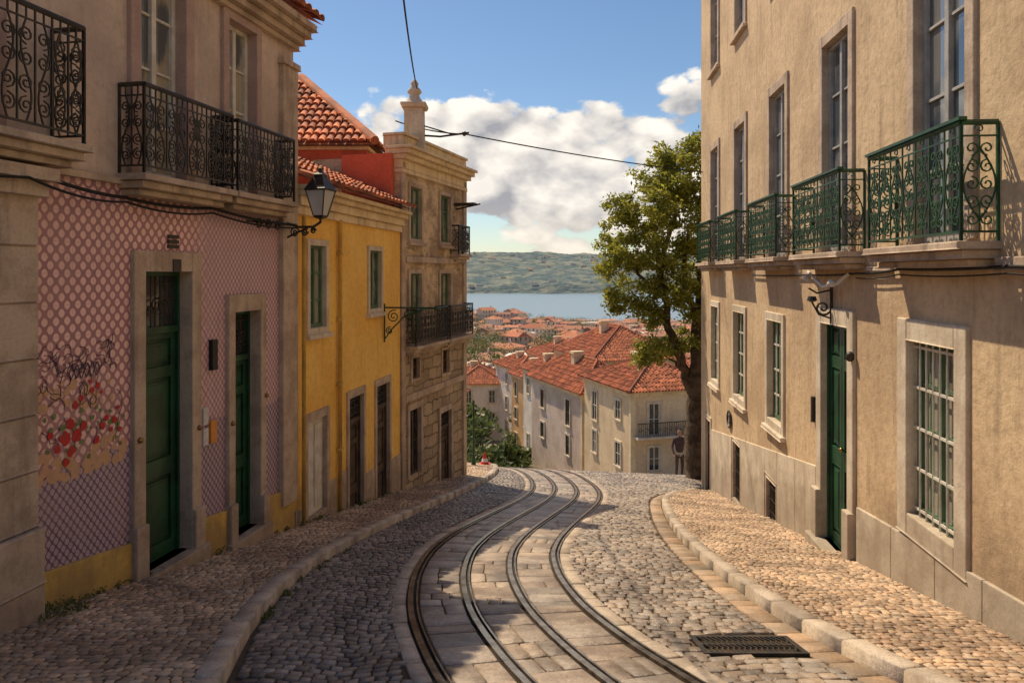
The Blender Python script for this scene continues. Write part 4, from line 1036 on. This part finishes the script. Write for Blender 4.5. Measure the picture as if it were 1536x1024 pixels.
house('cream_townhouse',9.9,53.5,-15.2,6.6,8,7.0,1.7,.30,m_hw,2,2,True,2)
house('pale_townhouse',6.0,63,-17.0,5.0,11,7.3,2.2,.34,m_hw2,1,2,False,2,fmat=m_bdoor)
house('orange_roofed_house',10.6,76,-17.5,9,12,8.9,2.9,.25,m_hw4,3,2,False,3)
house('white_townhouse',3.9,75,-19.2,3.6,6.5,8.9,1.3,.30,m_hw3,2,3,False,2)
house('ochre_townhouse',2.7,83,-20.3,3.6,6.5,8.4,1.5,.33,m_hw4,2,3,False,2,fmat=m_gframe)
house('white_townhouse',1.3,92,-21.5,4.2,8,9.6,1.3,.36,m_hw3,2,3,False,3)
house('rose_townhouse',7.0,98,-22,8,10,10.8,2,.2,m_hw5,3,3,False,3)
house('white_townhouse',-4.5,98,-22,6,9,7.6,1.9,.1,m_hw3,2,2,False,2)
house('cream_townhouse',-9.5,84,-20,7,10,5.5,1.9,-.1,m_hw,2,2,False,2)
house('white_townhouse',17,88,-20,9,10,9,2.2,.1,m_hw3,3,3,False,3)
fe=MB()
for i in range(16):
    x=-3.0+i*.28; y=44+i*.25; z=float(G(x,y)); fe.box(x-.03,x+.03,y-.03,y+.03,z,z+1.5)
fe.tube([(-3,44,float(G(-3,44))+1.45),(1.2,47.75,float(G(1.2,47.75))+1.45)],.03,4); fe.obj('iron_fence',m_iron)
# ------------------------------------------------------------ weeds
wc=[]
for i in range(60):
    y=random.uniform(5.4,14) ; x=float(FL(y))+.06; wc.append((x,y,float(G(x,y))+.14,random.uniform(.4,1)))
for i in range(26):
    y=random.gauss(5.7,.12); x=float(FL(y))+random.uniform(.08,.3); wc.append((x,y,float(G(x,y))+.14,1))
for i in range(22):
    y=random.uniform(5,9); x=float(KL(y))+random.uniform(.02,.08); wc.append((x,y,float(G(x,y))+.035,.5))
leaves('weeds',wc,16,.035,.018,m_leafd,None,9)
# ------------------------------------------------------------ light
AZ=math.radians(37); EL=math.radians(55)
sd=Vector((-math.sin(AZ)*math.cos(EL),math.cos(AZ)*math.cos(EL),math.sin(EL)))
L=bpy.data.lights.new('sun','SUN'); L.energy=5.0; L.angle=math.radians(.5); L.color=(1,.82,.58)
lo=bpy.data.objects.new('sun',L); COL.objects.link(lo); lo.rotation_euler=sd.to_track_quat('Z','Y').to_euler()
w=bpy.data.worlds.new('World'); scene.world=w; w.use_nodes=True; nt=w.node_tree
bg=nt.nodes['Background']; out=nt.nodes['World Output']
sky=nt.nodes.new('ShaderNodeTexSky'); sky.sky_type='NISHITA'; sky.sun_disc=False; sky.sun_elevation=EL; sky.sun_rotation=-AZ
sky.air_density=1.0; sky.dust_density=.3; sky.ozone_density=1.6
hs=nt.nodes.new('ShaderNodeHueSaturation'); hs.inputs['Saturation'].default_value=1.12; nt.links.new(sky.outputs[0],hs.inputs['Color'])
nt.links.new(hs.outputs[0],bg.inputs[0]); bg.inputs[1].default_value=.11
tcn=nt.nodes.new('ShaderNodeTexCoord'); D_=tcn.outputs['Generated']
def dens_at(loc,det):
    mp=nt.nodes.new('ShaderNodeMapping'); mp.inputs['Scale'].default_value=(1,1,1.5); mp.inputs['Location'].default_value=loc; nt.links.new(D_,mp.inputs[0]); v=mp.outputs[0]
    d=noise(nt,v,4.6,det,.58,.1)
    for sc,am in((13,.26),(31,.11)):
        vo=nt.nodes.new('ShaderNodeTexVoronoi'); vo.feature='F1'; vo.inputs['Scale'].default_value=sc
        nt.links.new(v,vo.inputs['Vector']); d=mth(nt,'ADD',d,mth(nt,'MULTIPLY',mth(nt,'SUBTRACT',.45,mth(nt,'POWER',vo.outputs['Distance'],1.5)),am))
    return d
bx_,by_,bz_=3.2,1.5,.4
n1=dens_at((bx_,by_,bz_),7); n2=dens_at((bx_-.016,by_,bz_+.032),5)
sx=nt.nodes.new('ShaderNodeSeparateXYZ'); nt.links.new(D_,sx.inputs[0])
el=sx.outputs[2]
bias=nt.nodes.new('ShaderNodeFloatCurve'); cv=bias.mapping.curves[0]
pts=[(0,.64),(.06,.64),(.15,.70),(.20,.64),(.24,.44),(.29,.30),(.5,.32),(1,.36)]
cv.points[0].location=pts[0]; cv.points[1].location=pts[-1]
for p in pts[1:-1]: cv.points.new(*p)
bias.mapping.update(); nt.links.new(el,bias.inputs['Value'])
dens=mth(nt,'ADD',n1,mth(nt,'SUBTRACT',bias.outputs[0],.52))
cov=ramp(nt,dens,.50,.565)
lit=mth(nt,'ADD',mth(nt,'MULTIPLY',mth(nt,'SUBTRACT',n1,n2),4.0),.66,clamp=True)
thick=ramp(nt,dens,.64,.95)
lit=mth(nt,'SUBTRACT',lit,mth(nt,'MULTIPLY',thick,.24),clamp=True)
cc=mixc(nt,lit,(.40,.40,.43),(1.12,1.04,.93))
hz=ramp(nt,el,.11,.0); cc=mixc(nt,mth(nt,'MULTIPLY',hz,.6),cc,(.94,.82,.64))
bg2=nt.nodes.new('ShaderNodeBackground'); nt.links.new(cc,bg2.inputs[0]); bg2.inputs[1].default_value=1.0
mx=nt.nodes.new('ShaderNodeMixShader'); nt.links.new(cov,mx.inputs[0]); nt.links.new(bg.outputs[0],mx.inputs[1]); nt.links.new(bg2.outputs[0],mx.inputs[2]); nt.links.new(mx.outputs[0],out.inputs[0])
# ------------------------------------------------------------ camera
cam=bpy.data.cameras.new('camera'); co_=bpy.data.objects.new('camera',cam); COL.objects.link(co_); scene.camera=co_
cam.sensor_width=36; cam.lens=36*1100/1536; cam.shift_y=-102/1536; cam.clip_end=9000; cam.clip_start=.05
co_.location=(0,0,0); co_.rotation_euler=(math.pi/2,0,0)
